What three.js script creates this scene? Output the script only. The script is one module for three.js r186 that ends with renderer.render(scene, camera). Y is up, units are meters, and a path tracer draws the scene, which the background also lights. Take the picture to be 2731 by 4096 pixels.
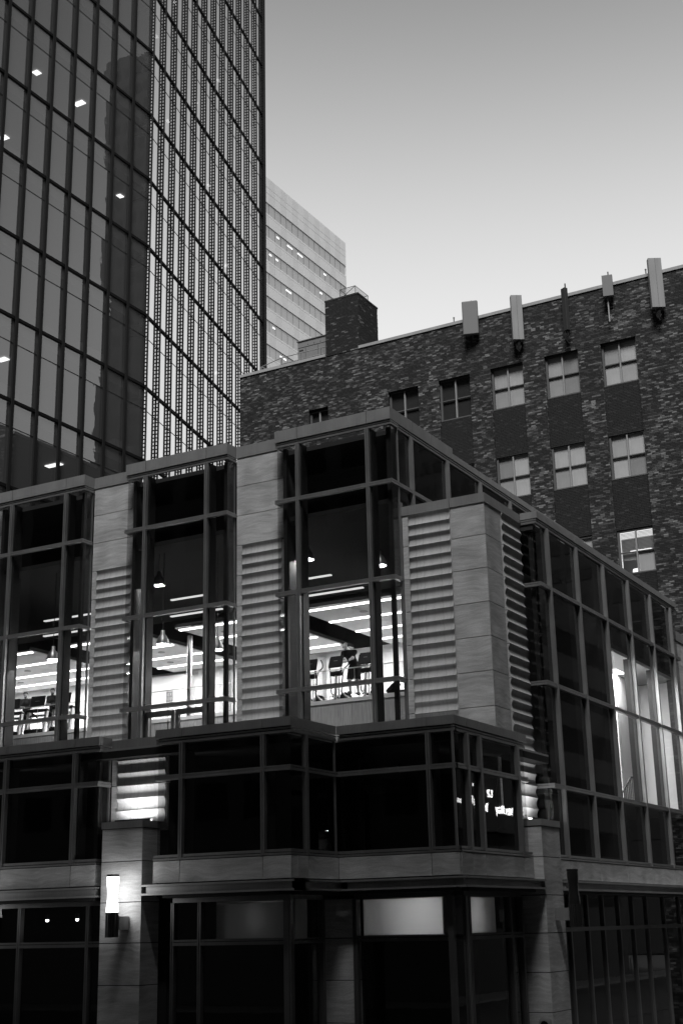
import * as THREE from 'three';
import { mergeGeometries } from 'three/addons/utils/BufferGeometryUtils.js';
import { MarchingCubes } from 'three/addons/objects/MarchingCubes.js';
import { RoundedBoxGeometry } from 'three/addons/geometries/RoundedBoxGeometry.js';
import { FontLoader } from 'three/addons/loaders/FontLoader.js';
import { TextGeometry } from 'three/addons/geometries/TextGeometry.js';
import { RectAreaLightUniformsLib } from 'three/addons/lights/RectAreaLightUniformsLib.js';

// ---------- camera, sky, sun, exposure (the eye is the origin; the street lies 4.2 m below it) ----------
const scene = new THREE.Scene();
const D2R = Math.PI / 180;
const camera = new THREE.PerspectiveCamera(41.55, 682 / 1024, 0.1, 1200);
{
  const yaw = 0.507671, pitch = 0.297774, roll = -0.0222913;
  const fwd = new THREE.Vector3(-Math.sin(yaw) * Math.cos(pitch), Math.sin(pitch), -Math.cos(yaw) * Math.cos(pitch));
  const r0 = new THREE.Vector3(Math.cos(yaw), 0, -Math.sin(yaw)), u0 = new THREE.Vector3().crossVectors(r0, fwd);
  const right = r0.clone().multiplyScalar(Math.cos(roll)).addScaledVector(u0, Math.sin(roll));
  const up = r0.clone().multiplyScalar(-Math.sin(roll)).addScaledVector(u0, Math.cos(roll));
  camera.quaternion.setFromRotationMatrix(new THREE.Matrix4().makeBasis(right, up, fwd.clone().negate()));
  scene.add(camera);
}
const renderer = new THREE.WebGLRenderer({ antialias: true });
renderer.toneMapping = THREE.LinearToneMapping;
renderer.toneMappingExposure = 1.0;
renderer.shadowMap.enabled = true;
RectAreaLightUniformsLib.init();
{
  // clear dusk sky: bright towards the horizon, dim overhead, a little brighter on the side of the afterglow
  const w = 512, h = 256, a = new Float32Array(w * h * 4);
  for (let j = 0; j < h; j++) for (let i = 0; i < w; i++) {
    const el = ((j + 0.5) / h - 0.5) * 180, th = ((i + 0.5) / w - 0.5) * 2 * Math.PI;
    const dx = Math.cos(th), dz = Math.sin(th), az = Math.atan2(-dx, -dz);
    const e = Math.max(el, 0);
    const L = (0.09 + 0.86 / (1 + Math.pow(e / 32.45, 6.4))) * (0.82 + 0.18 * Math.cos(az - 25 * D2R));
    const k = (j * w + i) * 4; a[k] = a[k + 1] = a[k + 2] = L; a[k + 3] = 1;
  }
  const t = new THREE.DataTexture(a, w, h, THREE.RGBAFormat, THREE.FloatType);
  t.mapping = THREE.EquirectangularReflectionMapping; t.magFilter = t.minFilter = THREE.LinearFilter; t.needsUpdate = true;
  scene.background = t; scene.environment = t;
}
const sun = new THREE.DirectionalLight(new THREE.Color(1, 1, 1), 4.0);
sun.position.set(2, 100, 21); sun.target.position.set(-22, 6, -36);
sun.castShadow = true; sun.shadow.radius = 36; sun.shadow.mapSize.set(2048, 2048);
{ const c = sun.shadow.camera; c.left = -70; c.right = 70; c.top = 70; c.bottom = -70; c.near = 1; c.far = 300; }
scene.add(sun, sun.target);

// ---------- small tools ----------
let seed = 20240611;
const rnd = () => { seed = (seed * 1664525 + 1013904223) >>> 0; return seed / 4294967296; };
const rr = (a, b) => a + (b - a) * rnd();
const taken = new Map();
const numbered = n => { const k = taken.get(n) || 0; taken.set(n, k + 1); return k ? `${n}_${String(k).padStart(3, '0')}` : n; };
const org = new WeakMap(); org.set(scene, [0, 0, 0]);
const place = (o, parent, p) => { const q = org.get(parent) || [0, 0, 0]; o.position.set(p[0] - q[0], p[1] - q[1], p[2] - q[2]); org.set(o, p); parent.add(o); return o; };
function thing(name, label, category, p, group, kind) {
  const g = new THREE.Group(); g.name = numbered(name); place(g, scene, p); g.userData = { label, category };
  if (group) g.userData.group = group; if (kind) g.userData.kind = kind; return g;
}
function part(parent, name, p) { const g = new THREE.Group(); g.name = name; return place(g, parent, p || org.get(parent)); }
function put(parent, name, geo, mat, p = [0, 0, 0]) {
  const m = new THREE.Mesh(geo, mat); m.name = parent === scene ? numbered(name) : name; m.castShadow = m.receiveShadow = true; return place(m, parent, p);
}
const tag = (o, label, category, group, kind) => { o.userData.label = label; o.userData.category = category; if (group) o.userData.group = group; if (kind) o.userData.kind = kind; return o; };
// box geometry with uv in metres; v shifts the uv so that neighbouring pieces differ
const cache = new Map();
function bg(w, h, d, v = 0) {
  const key = [w, h, d].map(x => x.toFixed(4)).join() + '|' + v; let g = cache.get(key); if (g) return g;
  g = new THREE.BoxGeometry(w, h, d); const uv = g.attributes.uv, n = g.attributes.normal;
  for (let i = 0; i < uv.count; i++) {
    const U = Math.abs(n.getX(i)) > 0.5 ? d : w, V = Math.abs(n.getY(i)) > 0.5 ? d : h;
    uv.setXY(i, uv.getX(i) * U + v * 1.37, uv.getY(i) * V + v * 0.83);
  }
  cache.set(key, g); return g;
}
function bgAt(x0, x1, y0, y1, z0, z1) { const g = bg(Math.abs(x1 - x0), Math.abs(y1 - y0), Math.abs(z1 - z0)).clone(); g.translate((x0 + x1) / 2, (y0 + y1) / 2, (z0 + z1) / 2); return g; }
function box(parent, name, x0, x1, y0, y1, z0, z1, mat, v = 0) {
  return put(parent, name, bg(Math.abs(x1 - x0), Math.abs(y1 - y0), Math.abs(z1 - z0), v), mat, [(x0 + x1) / 2, (y0 + y1) / 2, (z0 + z1) / 2]);
}
const sheets = new Map();
function sheet(w, h) { const k = w.toFixed(4) + ',' + h.toFixed(4); let g = sheets.get(k); if (!g) { g = new THREE.PlaneGeometry(w, h); const uv = g.attributes.uv; for (let i = 0; i < 4; i++) uv.setXY(i, uv.getX(i) * w, uv.getY(i) * h); sheets.set(k, g); } return g; }
// facade frames: u runs to the right along the wall, n points out of it
const front = z => ({ s: 0, o: z }), side = x => ({ s: 1, o: x });   // front: u = x ; side: u = -z
const fx = (f, u, n) => f.s ? [f.o + n, -u] : [u, f.o + n];
function fbox(parent, f, name, u0, u1, y0, y1, n0, n1, mat, v = 0) {
  const a = fx(f, u0, n0), b = fx(f, u1, n1); return box(parent, name, a[0], b[0], y0, y1, a[1], b[1], mat, v);
}
function fgeo(f, u0, u1, y0, y1, n0, n1) { const a = fx(f, u0, n0), b = fx(f, u1, n1); return bgAt(a[0], b[0], y0, y1, a[1], b[1]); }
function fmerge(parent, name, geos, mat) { return put(parent, name, merged(geos, parent), mat, org.get(parent)); }
function merged(geos, parent) { const g = geos.length > 1 ? mergeGeometries(geos) : geos[0]; const q = org.get(parent); g.translate(-q[0], -q[1], -q[2]); return g; }
function fpane(parent, f, name, u0, u1, y0, y1, n, mat) {
  const m = put(parent, name, sheet(Math.abs(u1 - u0), y1 - y0), mat, (() => { const a = fx(f, (u0 + u1) / 2, n); return [a[0], (y0 + y1) / 2, a[1]]; })());
  if (f.s) m.rotation.y = Math.PI / 2; m.castShadow = false; return m;
}
function tube(pts, r, seg = 6, n = 24) { return new THREE.TubeGeometry(new THREE.CatmullRomCurve3(pts.map(p => new THREE.Vector3(...p)), false, 'centripetal'), n, r, seg); }
function rod(a, b, r, seg = 8, r2 = r) {
  const A = new THREE.Vector3(...a), B = new THREE.Vector3(...b), d = B.clone().sub(A), g = new THREE.CylinderGeometry(r2, r, d.length(), seg);
  g.applyQuaternion(new THREE.Quaternion().setFromUnitVectors(new THREE.Vector3(0, 1, 0), d.normalize())); g.translate((a[0] + b[0]) / 2, (a[1] + b[1]) / 2, (a[2] + b[2]) / 2); return g;
}

// ---------- materials ----------
function vnoise(w, h, seed0) {      // tileable value noise of w x h cells
  let s = seed0; const r = () => { s = (s * 1664525 + 1013904223) >>> 0; return s / 4294967296; };
  const a = Array.from({ length: w * h }, r);
  return (u, v) => { u *= w; v *= h; const i = Math.floor(u), j = Math.floor(v), f = u - i, g = v - j, F = f * f * (3 - 2 * f), G = g * g * (3 - 2 * g);
    const A = (x, y) => a[((y % h + h) % h) * w + ((x % w + w) % w)];
    return (A(i, j) * (1 - F) + A(i + 1, j) * F) * (1 - G) + (A(i, j + 1) * (1 - F) + A(i + 1, j + 1) * F) * G; };
}
function texture(n, fn, metres, srgb = true) {
  const d = new Uint8Array(n * n * 4);
  for (let j = 0; j < n; j++) for (let i = 0; i < n; i++) { const c = Math.max(0, Math.min(255, fn(i / n, j / n) * 255)), k = (j * n + i) * 4; d[k] = d[k + 1] = d[k + 2] = c; d[k + 3] = 255; }
  const t = new THREE.DataTexture(d, n, n); t.wrapS = t.wrapT = THREE.RepeatWrapping; t.magFilter = THREE.LinearFilter; t.minFilter = THREE.LinearMipmapLinearFilter; t.generateMipmaps = true;
  if (srgb) t.colorSpace = THREE.SRGBColorSpace; t.repeat.set(1 / metres, 1 / metres); t.needsUpdate = true; return t;
}
const na = vnoise(6, 60, 11), nb = vnoise(20, 240, 12), nc = vnoise(9, 9, 13), nd = vnoise(256, 256, 14), ne = vnoise(240, 10, 15), nf = vnoise(90, 4, 16);
const wav = (u, v) => { const q = v + 0.012 * Math.sin(u * 12.57 + 3 * nc(u, v)); return q; };
const stoneTex = texture(1024, (u, v) => 0.80 + 0.10 * (na(u, wav(u, v)) - 0.5) + 0.09 * (nb(u, wav(u, v)) - 0.5) + 0.12 * (nc(u, v) - 0.5) + 0.06 * (nd(u, v) - 0.5) - 0.10 * Math.max(0, nc(v, u) - 0.75), 4);
const stoneBump = texture(1024, (u, v) => 0.5 + 0.3 * (nb(u, v) - 0.5) + 0.5 * (nd(u, v) - 0.5), 4, false);
const louTex = texture(1024, (u, v) => 0.80 + 0.10 * (nc(u, v) - 0.5) - 0.20 * Math.max(0, ne(u, v) * 0.7 + nf(u, v) * 0.5 - 0.62) + 0.06 * (nd(u, v) - 0.5), 4);
const metalTex = texture(512, (u, v) => 0.86 + 0.07 * (nc(u, v) - 0.5) + 0.05 * (ne(u, v) - 0.5) - 0.10 * Math.max(0, nf(u, v) - 0.7) + 0.03 * (nd(u, v) - 0.5), 3);
const woodTex = texture(512, (u, v) => 0.78 + 0.16 * (ne(u * 1, v) - 0.5) + 0.12 * (nf(u, v) - 0.5), 2);
const glassBump = texture(512, (u, v) => 0.5 + 0.5 * (nc(u, v) - 0.5) * 2 * 0.5 + 0.2 * (vnoiseB(u, v) - 0.5), 3, false);
function vnoiseB(u, v) { return nc(v + 0.37, u * 2); }
const G = (v, o = {}) => new THREE.MeshStandardMaterial({ color: new THREE.Color().setRGB(v, v, v), roughness: 0.7, ...o });
const M = {
  stone: G(0.86, { map: stoneTex, bumpMap: stoneBump, bumpScale: 0.004, roughness: 0.85 }),
  louver: G(0.9, { map: louTex, bumpMap: stoneBump, bumpScale: 0.004, roughness: 0.85 }),
  backing: G(0.03, { roughness: 0.9 }),
  cap: G(0.46, { map: metalTex, roughness: 0.5, metalness: 0.3 }),
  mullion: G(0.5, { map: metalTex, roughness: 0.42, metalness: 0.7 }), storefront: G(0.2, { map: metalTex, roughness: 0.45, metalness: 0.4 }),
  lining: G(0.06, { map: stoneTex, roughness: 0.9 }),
  black: G(0.012, { roughness: 0.6 }),
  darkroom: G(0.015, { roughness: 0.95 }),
  glass: new THREE.MeshPhysicalMaterial({ color: new THREE.Color().setRGB(0.8, 0.8, 0.8), transmission: 1, thickness: 0, roughness: 0, ior: 1.5, bumpMap: glassBump, bumpScale: 0.0006 }),
  darkglass: new THREE.MeshPhysicalMaterial({ color: new THREE.Color().setRGB(0.006, 0.006, 0.006), roughness: 0.02, ior: 1.5, bumpMap: glassBump, bumpScale: 0.0006 }),
  white: G(0.86, { roughness: 0.85 }), ceiling: G(0.42, { roughness: 0.9 }), greywall: G(0.45, { roughness: 0.85 }), floor: G(0.25, { roughness: 0.5 }),
  wood: G(0.85, { map: woodTex, roughness: 0.5 }),
  steel: new THREE.MeshStandardMaterial({ color: new THREE.Color().setRGB(0.6, 0.6, 0.6), metalness: 1, roughness: 0.28 }),
  silver: new THREE.MeshStandardMaterial({ color: new THREE.Color().setRGB(0.62, 0.62, 0.62), metalness: 0.5, roughness: 0.4 }),
  rubber: new THREE.MeshPhysicalMaterial({ color: new THREE.Color().setRGB(0.008, 0.008, 0.008), roughness: 0.7, specularIntensity: 0.3 }), plastic: new THREE.MeshPhysicalMaterial({ color: new THREE.Color().setRGB(0.009, 0.009, 0.009), roughness: 0.6, specularIntensity: 0.3 }), coping: G(0.5, { map: metalTex, roughness: 0.7 }), midgrey: G(0.18), lightgrey: G(0.4),
};
const glow = v => new THREE.MeshStandardMaterial({ color: 0x000000, emissive: 0xffffff, emissiveIntensity: v, roughness: 1 });
M.tube = glow(6); M.panel = glow(3); M.faint = glow(0.9);
// ---------- ground, street ----------
{
  const n1 = vnoise(40, 40, 31), n2 = vnoise(256, 256, 32);
  const asphalt = texture(512, (u, v) => 0.26 + 0.05 * (n1(u, v) - 0.5) + 0.08 * (n2(u, v) - 0.5), 8);
  const concrete = texture(512, (u, v) => 0.6 + 0.08 * (n1(u, v) - 0.5) + 0.06 * (n2(u, v) - 0.5), 6);
  const GY = -4.2;
  const st = (o, n) => { o.userData.kind = 'structure'; o.userData.label = n; return o; };
  st(box(scene, 'ground', -700, 700, GY - 0.6, GY - 0.15, -700, 500, G(0.9, { map: asphalt })), 'dark city ground far out to the horizon');
  st(box(scene, 'road', -140, 140, GY - 0.149, GY - 0.13, -22, 4, G(0.9, { map: asphalt })), 'asphalt street in front of the gym building');
  st(box(scene, 'road', -9, 3, GY - 0.149, GY - 0.134, -140, -22.02, G(0.9, { map: asphalt })), 'asphalt side street along the right face of the gym building');
  st(box(scene, 'pavement', -140, -9.1, GY - 0.149, GY, -58, -22.1, G(0.9, { map: concrete })), 'concrete pavement around the gym building');
  st(box(scene, 'pavement', -140, 140, GY - 0.149, GY, 4.1, 7.6, G(0.9, { map: concrete })), 'concrete pavement on the near side of the street');
  st(box(scene, 'pavement', 3.1, 6, GY - 0.149, GY, -140, -22.1, G(0.9, { map: concrete })), 'concrete pavement along the ticker building');
}
// ---------- the stone and glass building with the gym ----------
const gym = thing('gym_building', 'stone and dark glass corner building with a lit gym on its upper floor', 'building', [-26, -4.2, -40]);
const JG = 0.022;                                             // joint gap
// one glazed bay: cap, head ribs, mullions, transoms, panes, returns
function bay(f, u0, u1, mull, yTop, capH, trs, yBot, ret, o = {}) {
  const b = part(gym, o.name || 'window_bay', (() => { const a = fx(f, (u0 + u1) / 2, 0); return [a[0], yBot, a[1]]; })());
  const gp = -0.1, yc = yTop - capH, pm = o.pane || (() => M.glass);
  const rl = ret[0], rr_ = ret[1];
  // cap panels
  const js = [u0, ...mull, u1];
  for (let i = 0; i < js.length - 1; i++) fbox(b, f, 'cap_panel', js[i] + (i ? JG / 2 : 0), js[i + 1] - (i < js.length - 2 ? JG / 2 : 0), yc, yTop, -0.16, 0, M.cap, i);
  if (rl) fbox(b, f, 'cap_panel', u0 + 0.002, u0 + 0.16, yc, yTop - 0.002, -rl, -0.162, M.cap, 3);
  if (rr_) fbox(b, f, 'cap_panel', u1 - 0.16, u1 - 0.002, yc, yTop - 0.002, -rr_, -0.162, M.cap, 4);
  // ribs that run along the bay and round its corners
  const rib = (name, y0, y1, n) => {
    const gs = [fgeo(f, u0 + (rl ? -n * 0 : 0), u1, y0, y1, gp - 0.02, n)];
    if (rl) gs.push(fgeo(f, u0, u0 - n * 0 + 0.1, y0 + 0.001, y1 - 0.001, -rl, gp - 0.021));
    if (rr_) gs.push(fgeo(f, u1 - 0.1, u1, y0 + 0.001, y1 - 0.001, -rr_, gp - 0.021));
    return gs;
  };
  fmerge(b, 'head_rail', [...rib('', yc - 0.075, yc - 0.03, -0.035), ...rib('', yc - 0.17, yc - 0.095, -0.05)], M.mullion);
  fmerge(b, 'head_frame', [fgeo(f, u0 + 0.05, u1 - 0.05, yc - 0.165, yc, -0.14, -0.085)], M.black);
  const yg = yc - 0.17;
  trs.forEach(y => fmerge(b, 'transom', [...rib('', y - 0.05, y, 0), ...rib('', y - 0.135, y - 0.065, 0.012), ...[fgeo(f, u0 + 0.03, u1 - 0.03, y - 0.066, y - 0.049, -0.15, -0.04)]], M.mullion));
  if (!o.noSill) fmerge(b, 'sill_rail', [...rib('', yBot, yBot + 0.05, 0.02), ...rib('', yBot + 0.07, yBot + 0.14, 0)], M.mullion);
  mull.forEach(u => {
    fmerge(b, 'mullion', [fgeo(f, u - 0.058, u - 0.012, yBot, yg + 0.02, gp - 0.01, 0.025), fgeo(f, u + 0.012, u + 0.058, yBot, yg + 0.02, gp - 0.01, 0.025), fgeo(f, u - 0.012, u + 0.012, yBot, yg, gp, -0.03)], M.mullion);
    fbox(b, f, 'inner_post', u - 0.1, u + 0.1, yBot, yg, gp - (o.post || 0.38), gp - 0.012, M.black);
  });
  const ys = [yg, ...trs, yBot + (o.noSill ? 0 : 0.14)];
  for (let i = 0; i < ys.length - 1; i++) {
    const top = ys[i] - (i ? 0.135 : 0), bot = ys[i + 1];
    for (let k = 0; k < js.length - 1; k++) {
      const a = js[k] + (k ? 0.058 : 0.05), c = js[k + 1] - (k < js.length - 2 ? 0.058 : 0.05);
      if (o.skip && o.skip(i, k)) continue;
      fpane(b, f, 'pane', a, c, bot, top, gp, pm(i, k));
    }
    const rm = pm(i, -1);
    if (rl) fsidepane(b, f, u0 + 0.05, bot, top, -rl, gp, rm);
    if (rr_) fsidepane(b, f, u1 - 0.05, bot, top, -rr_, gp, rm);
  }
  if (rr_ && !o.noPost) fbox(b, f, 'corner_post', u1 - 0.3, u1 - 0.17, yBot, yg, gp - 0.3, gp - 0.17, M.black);
  if (rl && !o.noPost) fbox(b, f, 'corner_post', u0 + 0.17, u0 + 0.3, yBot, yg, gp - 0.3, gp - 0.17, M.black);
  if (rr_) fbox(b, f, 'edge_frame', u1 - 0.09, u1 - 0.03, yBot, yg, -rr_, -rr_ + 0.05, M.mullion);
  return b;
}
function fsidepane(b, f, u, y0, y1, n0, n1, mat) {
  const a = fx(f, u, (n0 + n1) / 2), m = put(b, 'pane', sheet(n1 - n0, y1 - y0), mat, [a[0], (y0 + y1) / 2, a[1]]); m.rotation.y = f.s ? 0 : Math.PI / 2; m.castShadow = false; return m;
}
// scalloped stone louvres: each piece is a cove that runs out to a lip
const scallops = new Map();
function scallop(w, h, s) {
  const k = w.toFixed(3) + s; if (scallops.has(k)) return scallops.get(k);
  const sh = new THREE.Shape(); sh.moveTo(-0.03, 0); const N = 12; 
  for (let i = 0; i <= N; i++) { const t = i / N, q = 2 * t - 1; sh.lineTo(0.004 + 0.068 * q * q, h * t * 0.998); }
  sh.lineTo(-0.03, h * 0.998);
  const g = new THREE.ExtrudeGeometry(sh, { depth: w, bevelEnabled: false, curveSegments: 1 });
  // shape x is the way out of the wall, y up, extruded along the wall
  const uv = g.attributes.uv, p = g.attributes.position;
  for (let i = 0; i < uv.count; i++) uv.setXY(i, p.getZ(i) + (k.length % 3), p.getY(i));
  if (!s) { g.rotateY(-Math.PI / 2); g.translate(w / 2, 0, 0); } else { g.translate(0, 0, -w / 2); }
  if (!s) { /* x(out) -> +z */ }
  scallops.set(k, g); return g;
}
function louvres(parent, f, u0, u1, yTop, yBot, n) {
  const H = 1.045 / 3; let y = yTop, i = 0;
  while (y - H > yBot - 0.2) {
    y -= H; const a = fx(f, (u0 + u1) / 2, n);
    put(parent, 'stone_louver', scallop(u1 - u0, H - (i % 3 === 2 ? 0.018 : 0.0), f.s), M.louver, [a[0], y + (i % 3 === 2 ? 0.016 : 0), a[1]]); i++;
  }
}
let pv = 0;
function courses(parent, f, u0, u1, ys, n, t = 0.09) { for (let i = 0; i < ys.length - 1; i++) fbox(parent, f, 'stone_panel', u0, u1, ys[i + 1] + JG / 2, ys[i] - JG / 2, n - t, n, M.stone, (pv += 1) % 23); }
const CO = 1.045, courseY = (top, n) => Array.from({ length: n + 1 }, (_, i) => top - i * CO);

// upper bays on the street front
const TR = [13.46, 10.34, 7.18], ZF = -36, UB = [[-22.53, -18.19], [-28.75, -24.43], [-34.95, -30.63], [-41.17, -36.85]];
UB.forEach(([a, b], i) => bay(front(ZF), a, b, [a + 0.87, b - 0.86], 15.87, 0.4, TR, 4.9, [0.58, 0.58], i === 0 ? { retGlassOnly: 1 } : {}));
// doors to the terrace in the second bay
{
  const d = part(gym, 'terrace_door', [-26.6, 4.9, ZF - 0.1]), f = front(ZF);
  for (const [a, b, s] of [[-27.82, -26.63, 1], [-26.57, -25.37, -1]]) {
    fmerge(d, 'door_leaf', [fgeo(f, a, a + 0.13, 5.0, 6.98, -0.3, -0.2), fgeo(f, b - 0.13, b, 5.0, 6.98, -0.3, -0.2), fgeo(f, a + 0.13, b - 0.13, 6.8, 6.98, -0.3, -0.2), fgeo(f, a + 0.13, b - 0.13, 5.0, 5.25, -0.3, -0.2)], M.mullion);
    const hx = s > 0 ? b - 0.2 : a + 0.2; put(d, 'door_handle', rod([0, -0.45, 0], [0, 0.45, 0], 0.018), M.steel, [hx, 6.2, ZF - 0.14]);
  }
}
// stone piers between the upper bays
for (const [a, b] of [[-24.43, -22.53], [-30.63, -28.75], [-36.85, -34.95]]) {
  const p = part(gym, 'stone_pier', [(a + b) / 2, 4.9, ZF - 0.6]), f = front(ZF - 0.58);
  fbox(p, f, 'pier_core', a + 0.01, b - 0.01, 4.9, 15.44, -0.3, -0.1, M.backing);
  fbox(p, f, 'cap_panel', a + 0.01, b - 0.01, 15.45, 15.86, -0.16, 0.03, M.cap, 5);
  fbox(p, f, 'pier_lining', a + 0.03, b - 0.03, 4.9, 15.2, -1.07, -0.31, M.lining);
  courses(p, f, a + 0.02, b - 0.01, [15.45, 14.42, 13.38, 12.34], 0);
  courses(p, f, a + 0.02, a + 0.24, courseY(12.34, 7), 0);
  fbox(p, f, 'louver_back', a + 0.25, b - 0.01, 5.0, 12.3, -0.09, -0.025, M.stone, 2);
  louvres(p, f, a + 0.255, b - 0.1, 12.32, 5.2, 0);
}
// side of the first bay: a long clerestory that runs back above the corner block
{
  const f = side(-18.19), b = part(gym, 'clerestory', [-18.19, 12, -42]);
  const zj = [36.58, 37.52, 40.33, 43.12, 45.9, 48.7, 51.5, 54.3];
  for (let i = 0; i < zj.length - 1; i++) {
    const hi = zj[i] < 40.3 ? 15.868 : 15.68, lo = 15.46;
    const segs = i === 1 ? [[zj[1], 38.96], [38.96, zj[2]]] : i === 2 ? [[40.33, 40.76, 15.868], [40.76, zj[3]]] : [[zj[i], zj[i + 1]]];
    for (const [p, q, h2] of segs) fbox(b, f, 'cap_panel', p + JG / 2, q - JG / 2, lo, h2 || hi, -0.16, 0, M.cap, i);
    fmerge(b, 'head_rail', [fgeo(f, zj[i], zj[i + 1], 15.385, 15.43, -0.12, -0.035), fgeo(f, zj[i], zj[i + 1], 15.29, 15.365, -0.12, -0.05)], M.mullion);
    if (i) {
      fmerge(b, 'mullion', [fgeo(f, zj[i] - 0.058, zj[i] - 0.012, 12.3, 15.3, -0.11, 0.025), fgeo(f, zj[i] + 0.012, zj[i] + 0.058, 12.3, 15.3, -0.11, 0.025), fgeo(f, zj[i] - 0.012, zj[i] + 0.012, 12.3, 15.3, -0.1, -0.03)], M.mullion);
      fbox(b, f, 'inner_post', zj[i] - 0.1, zj[i] + 0.1, 12.3, 15.3, -0.5, -0.112, M.black);
    }
    fmerge(b, 'transom', [fgeo(f, zj[i], zj[i + 1], 13.41, 13.46, -0.12, 0), fgeo(f, zj[i], zj[i + 1], 13.325, 13.395, -0.12, 0.012)], M.mullion);
    fpane(b, f, 'pane', zj[i] + (i ? 0.058 : 0), zj[i + 1] - 0.058, 13.46, 15.29, -0.1, M.glass);
    fpane(b, f, 'pane', zj[i] + (i ? 0.058 : 0), zj[i + 1] - 0.058, 12.2, 13.325, -0.1, M.glass);
  }
}
// corner block of stone
{
  const p = part(gym, 'corner_block', [-16.8, 4.9, -38]), f = front(-36.58), g = side(-15.37);
  box(p, 'block_core', -18.17, -15.5, 2.6, 12.3, -39.3, -36.71, M.backing);
  fbox(p, f, 'cap_panel', -18.185, -16.53, 12.33, 12.63, -0.16, 0.03, M.cap, 6); fbox(p, f, 'cap_panel', -16.51, -15.34, 12.33, 12.63, -0.16, 0.03, M.cap, 7);
  fbox(p, g, 'cap_panel', 36.745, 37.79, 12.33, 12.629, -0.16, 0.03, M.cap, 8); fbox(p, g, 'cap_panel', 37.81, 39.4, 12.33, 12.629, -0.16, 0.03, M.cap, 9);
  fbox(p, f, 'edge_flashing', -18.24, -18.19, 5.0, 12.8, -0.1, 0.04, M.mullion);
  courses(p, f, -18.17, -17.97, courseY(12.36, 8), 0); courses(p, f, -16.5, -15.37, courseY(12.36, 8), 0);
  fbox(p, f, 'louver_back', -17.96, -16.515, 4.6, 12.3, -0.09, -0.025, M.stone, 1);
  louvres(p, f, -17.95, -16.53, 12.31, 4.6, 0);
  courses(p, g, 36.672, 37.79, courseY(12.36, 9), 0);
  fbox(p, g, 'louver_back', 37.8, 39.45, 2.7, 12.3, -0.09, -0.025, M.stone, 3);
  louvres(p, g, 37.86, 39.4, 12.31, 2.95, 0);
}
// long glazed bay on the side street
{
  const f = side(-14.78);
  const mz = [40.36, 43.1, 45.9, 48.72, 51.52, 54.3];
  bay(f, 39.47, 55.2, mz, 12.69, 0.23, [10.35, 7.19, 4.03], 1.78, [0.58, 0.58], { name: 'side_bay', post: 0.3 });
  const b = part(gym, 'side_base', [-14.8, -4.2, -47]), js = [39.47, ...mz, 55.2];
  for (let i = 0; i < js.length - 1; i++) fbox(b, f, 'stone_band', js[i] + JG / 2, js[i + 1] - JG / 2, 1.2, 1.76, -0.2, 0.01, M.stone, i);
  fbox(b, f, 'stone_band', 39.48, 39.7, 1.2, 1.758, -0.58, -0.21, M.stone, 3);
  fmerge(b, 'cornice', [fgeo(f, 39.3, 55.2, 1.1, 1.16, -0.3, 0.3), fgeo(f, 39.35, 55.2, 0.93, 1.1, -0.3, 0.2), fgeo(f, 39.3, 55.2, 0.87, 0.93, -0.3, 0.28)], M.cap);
  fbox(b, f, 'soffit', 39.3, 55.2, 0.8, 0.868, -2.4, 0.15, M.backing);
  const gz = [39.6, 41.1, 42.7, 44.2, 45.8, 47.3, 48.9, 51, 53, 55.2];
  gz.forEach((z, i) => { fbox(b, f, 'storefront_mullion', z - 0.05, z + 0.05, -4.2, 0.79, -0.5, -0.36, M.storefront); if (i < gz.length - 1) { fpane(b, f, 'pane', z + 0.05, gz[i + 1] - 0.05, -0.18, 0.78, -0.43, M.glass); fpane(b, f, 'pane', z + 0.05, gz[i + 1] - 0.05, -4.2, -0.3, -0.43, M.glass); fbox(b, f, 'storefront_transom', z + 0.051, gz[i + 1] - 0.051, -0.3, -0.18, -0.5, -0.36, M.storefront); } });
  // second stone block at the far end
  const q = part(gym, 'far_block', [-16, 1, -57]); fbox(q, f, 'block_core', 55.3, 58.0, -4.2, 11.2, -3, -0.5, M.backing);
  courses(q, f, 55.25, 57.9, courseY(11.3, 14), -0.4); fbox(q, f, 'cap_panel', 55.22, 57.9, 11.3, 11.7, -0.6, -0.37, M.cap, 2);
}
// lower storey: bays that stand far out under the terrace
function lowerBay(f, u0, u1, mull, ret, o = {}) {
  bay(f, u0, u1, mull, 5.22, 0.23, [3.99], 1.76, ret, { name: 'lower_bay', pane: () => M.glass, ...o });
  const b = part(gym, 'lower_base', (() => { const a = fx(f, (u0 + u1) / 2, 0); return [a[0], 0.8, a[1]]; })()), js = [u0, ...mull, u1];
  for (let i = 0; i < js.length - 1; i++) fbox(b, f, 'stone_band', js[i] + JG / 2, js[i + 1] - JG / 2, 1.19, 1.74, -0.3, 0.01, M.stone, (pv += 1) % 23);
  if (ret[0]) fbox(b, f, 'stone_band', u0 + 0.01, u0 + 0.2, 1.19, 1.738, -ret[0], -0.302, M.stone, 4);
  if (ret[1]) fbox(b, f, 'stone_band', u1 - 0.2, u1 - 0.01, 1.19, 1.738, -ret[1], -0.302, M.stone, 6);
  const c0 = u0 - (o.cl ?? 0.22), c1 = u1 + (o.cr ?? 0.22);
  fmerge(b, 'cornice', [fgeo(f, c0, c1, 1.1, 1.15, -0.5, 0.26), fgeo(f, c0 + 0.12, c1 - 0.12, 0.93, 1.1, -0.5, 0.14), fgeo(f, c0, c1, 0.88, 0.93, -0.5, 0.26)], M.cap);
  return b;
}
const ZL = -29.75, ZK = -32.13, XK = -14.67;
lowerBay(front(ZL), -22.5, -18.2, [-21.63, -19.05], [0.58, 2.38], { noPost: 1 });
lowerBay(front(ZL), -28.75, -24.44, [-27.87, -25.31], [0.58, 0.58]);
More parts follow.
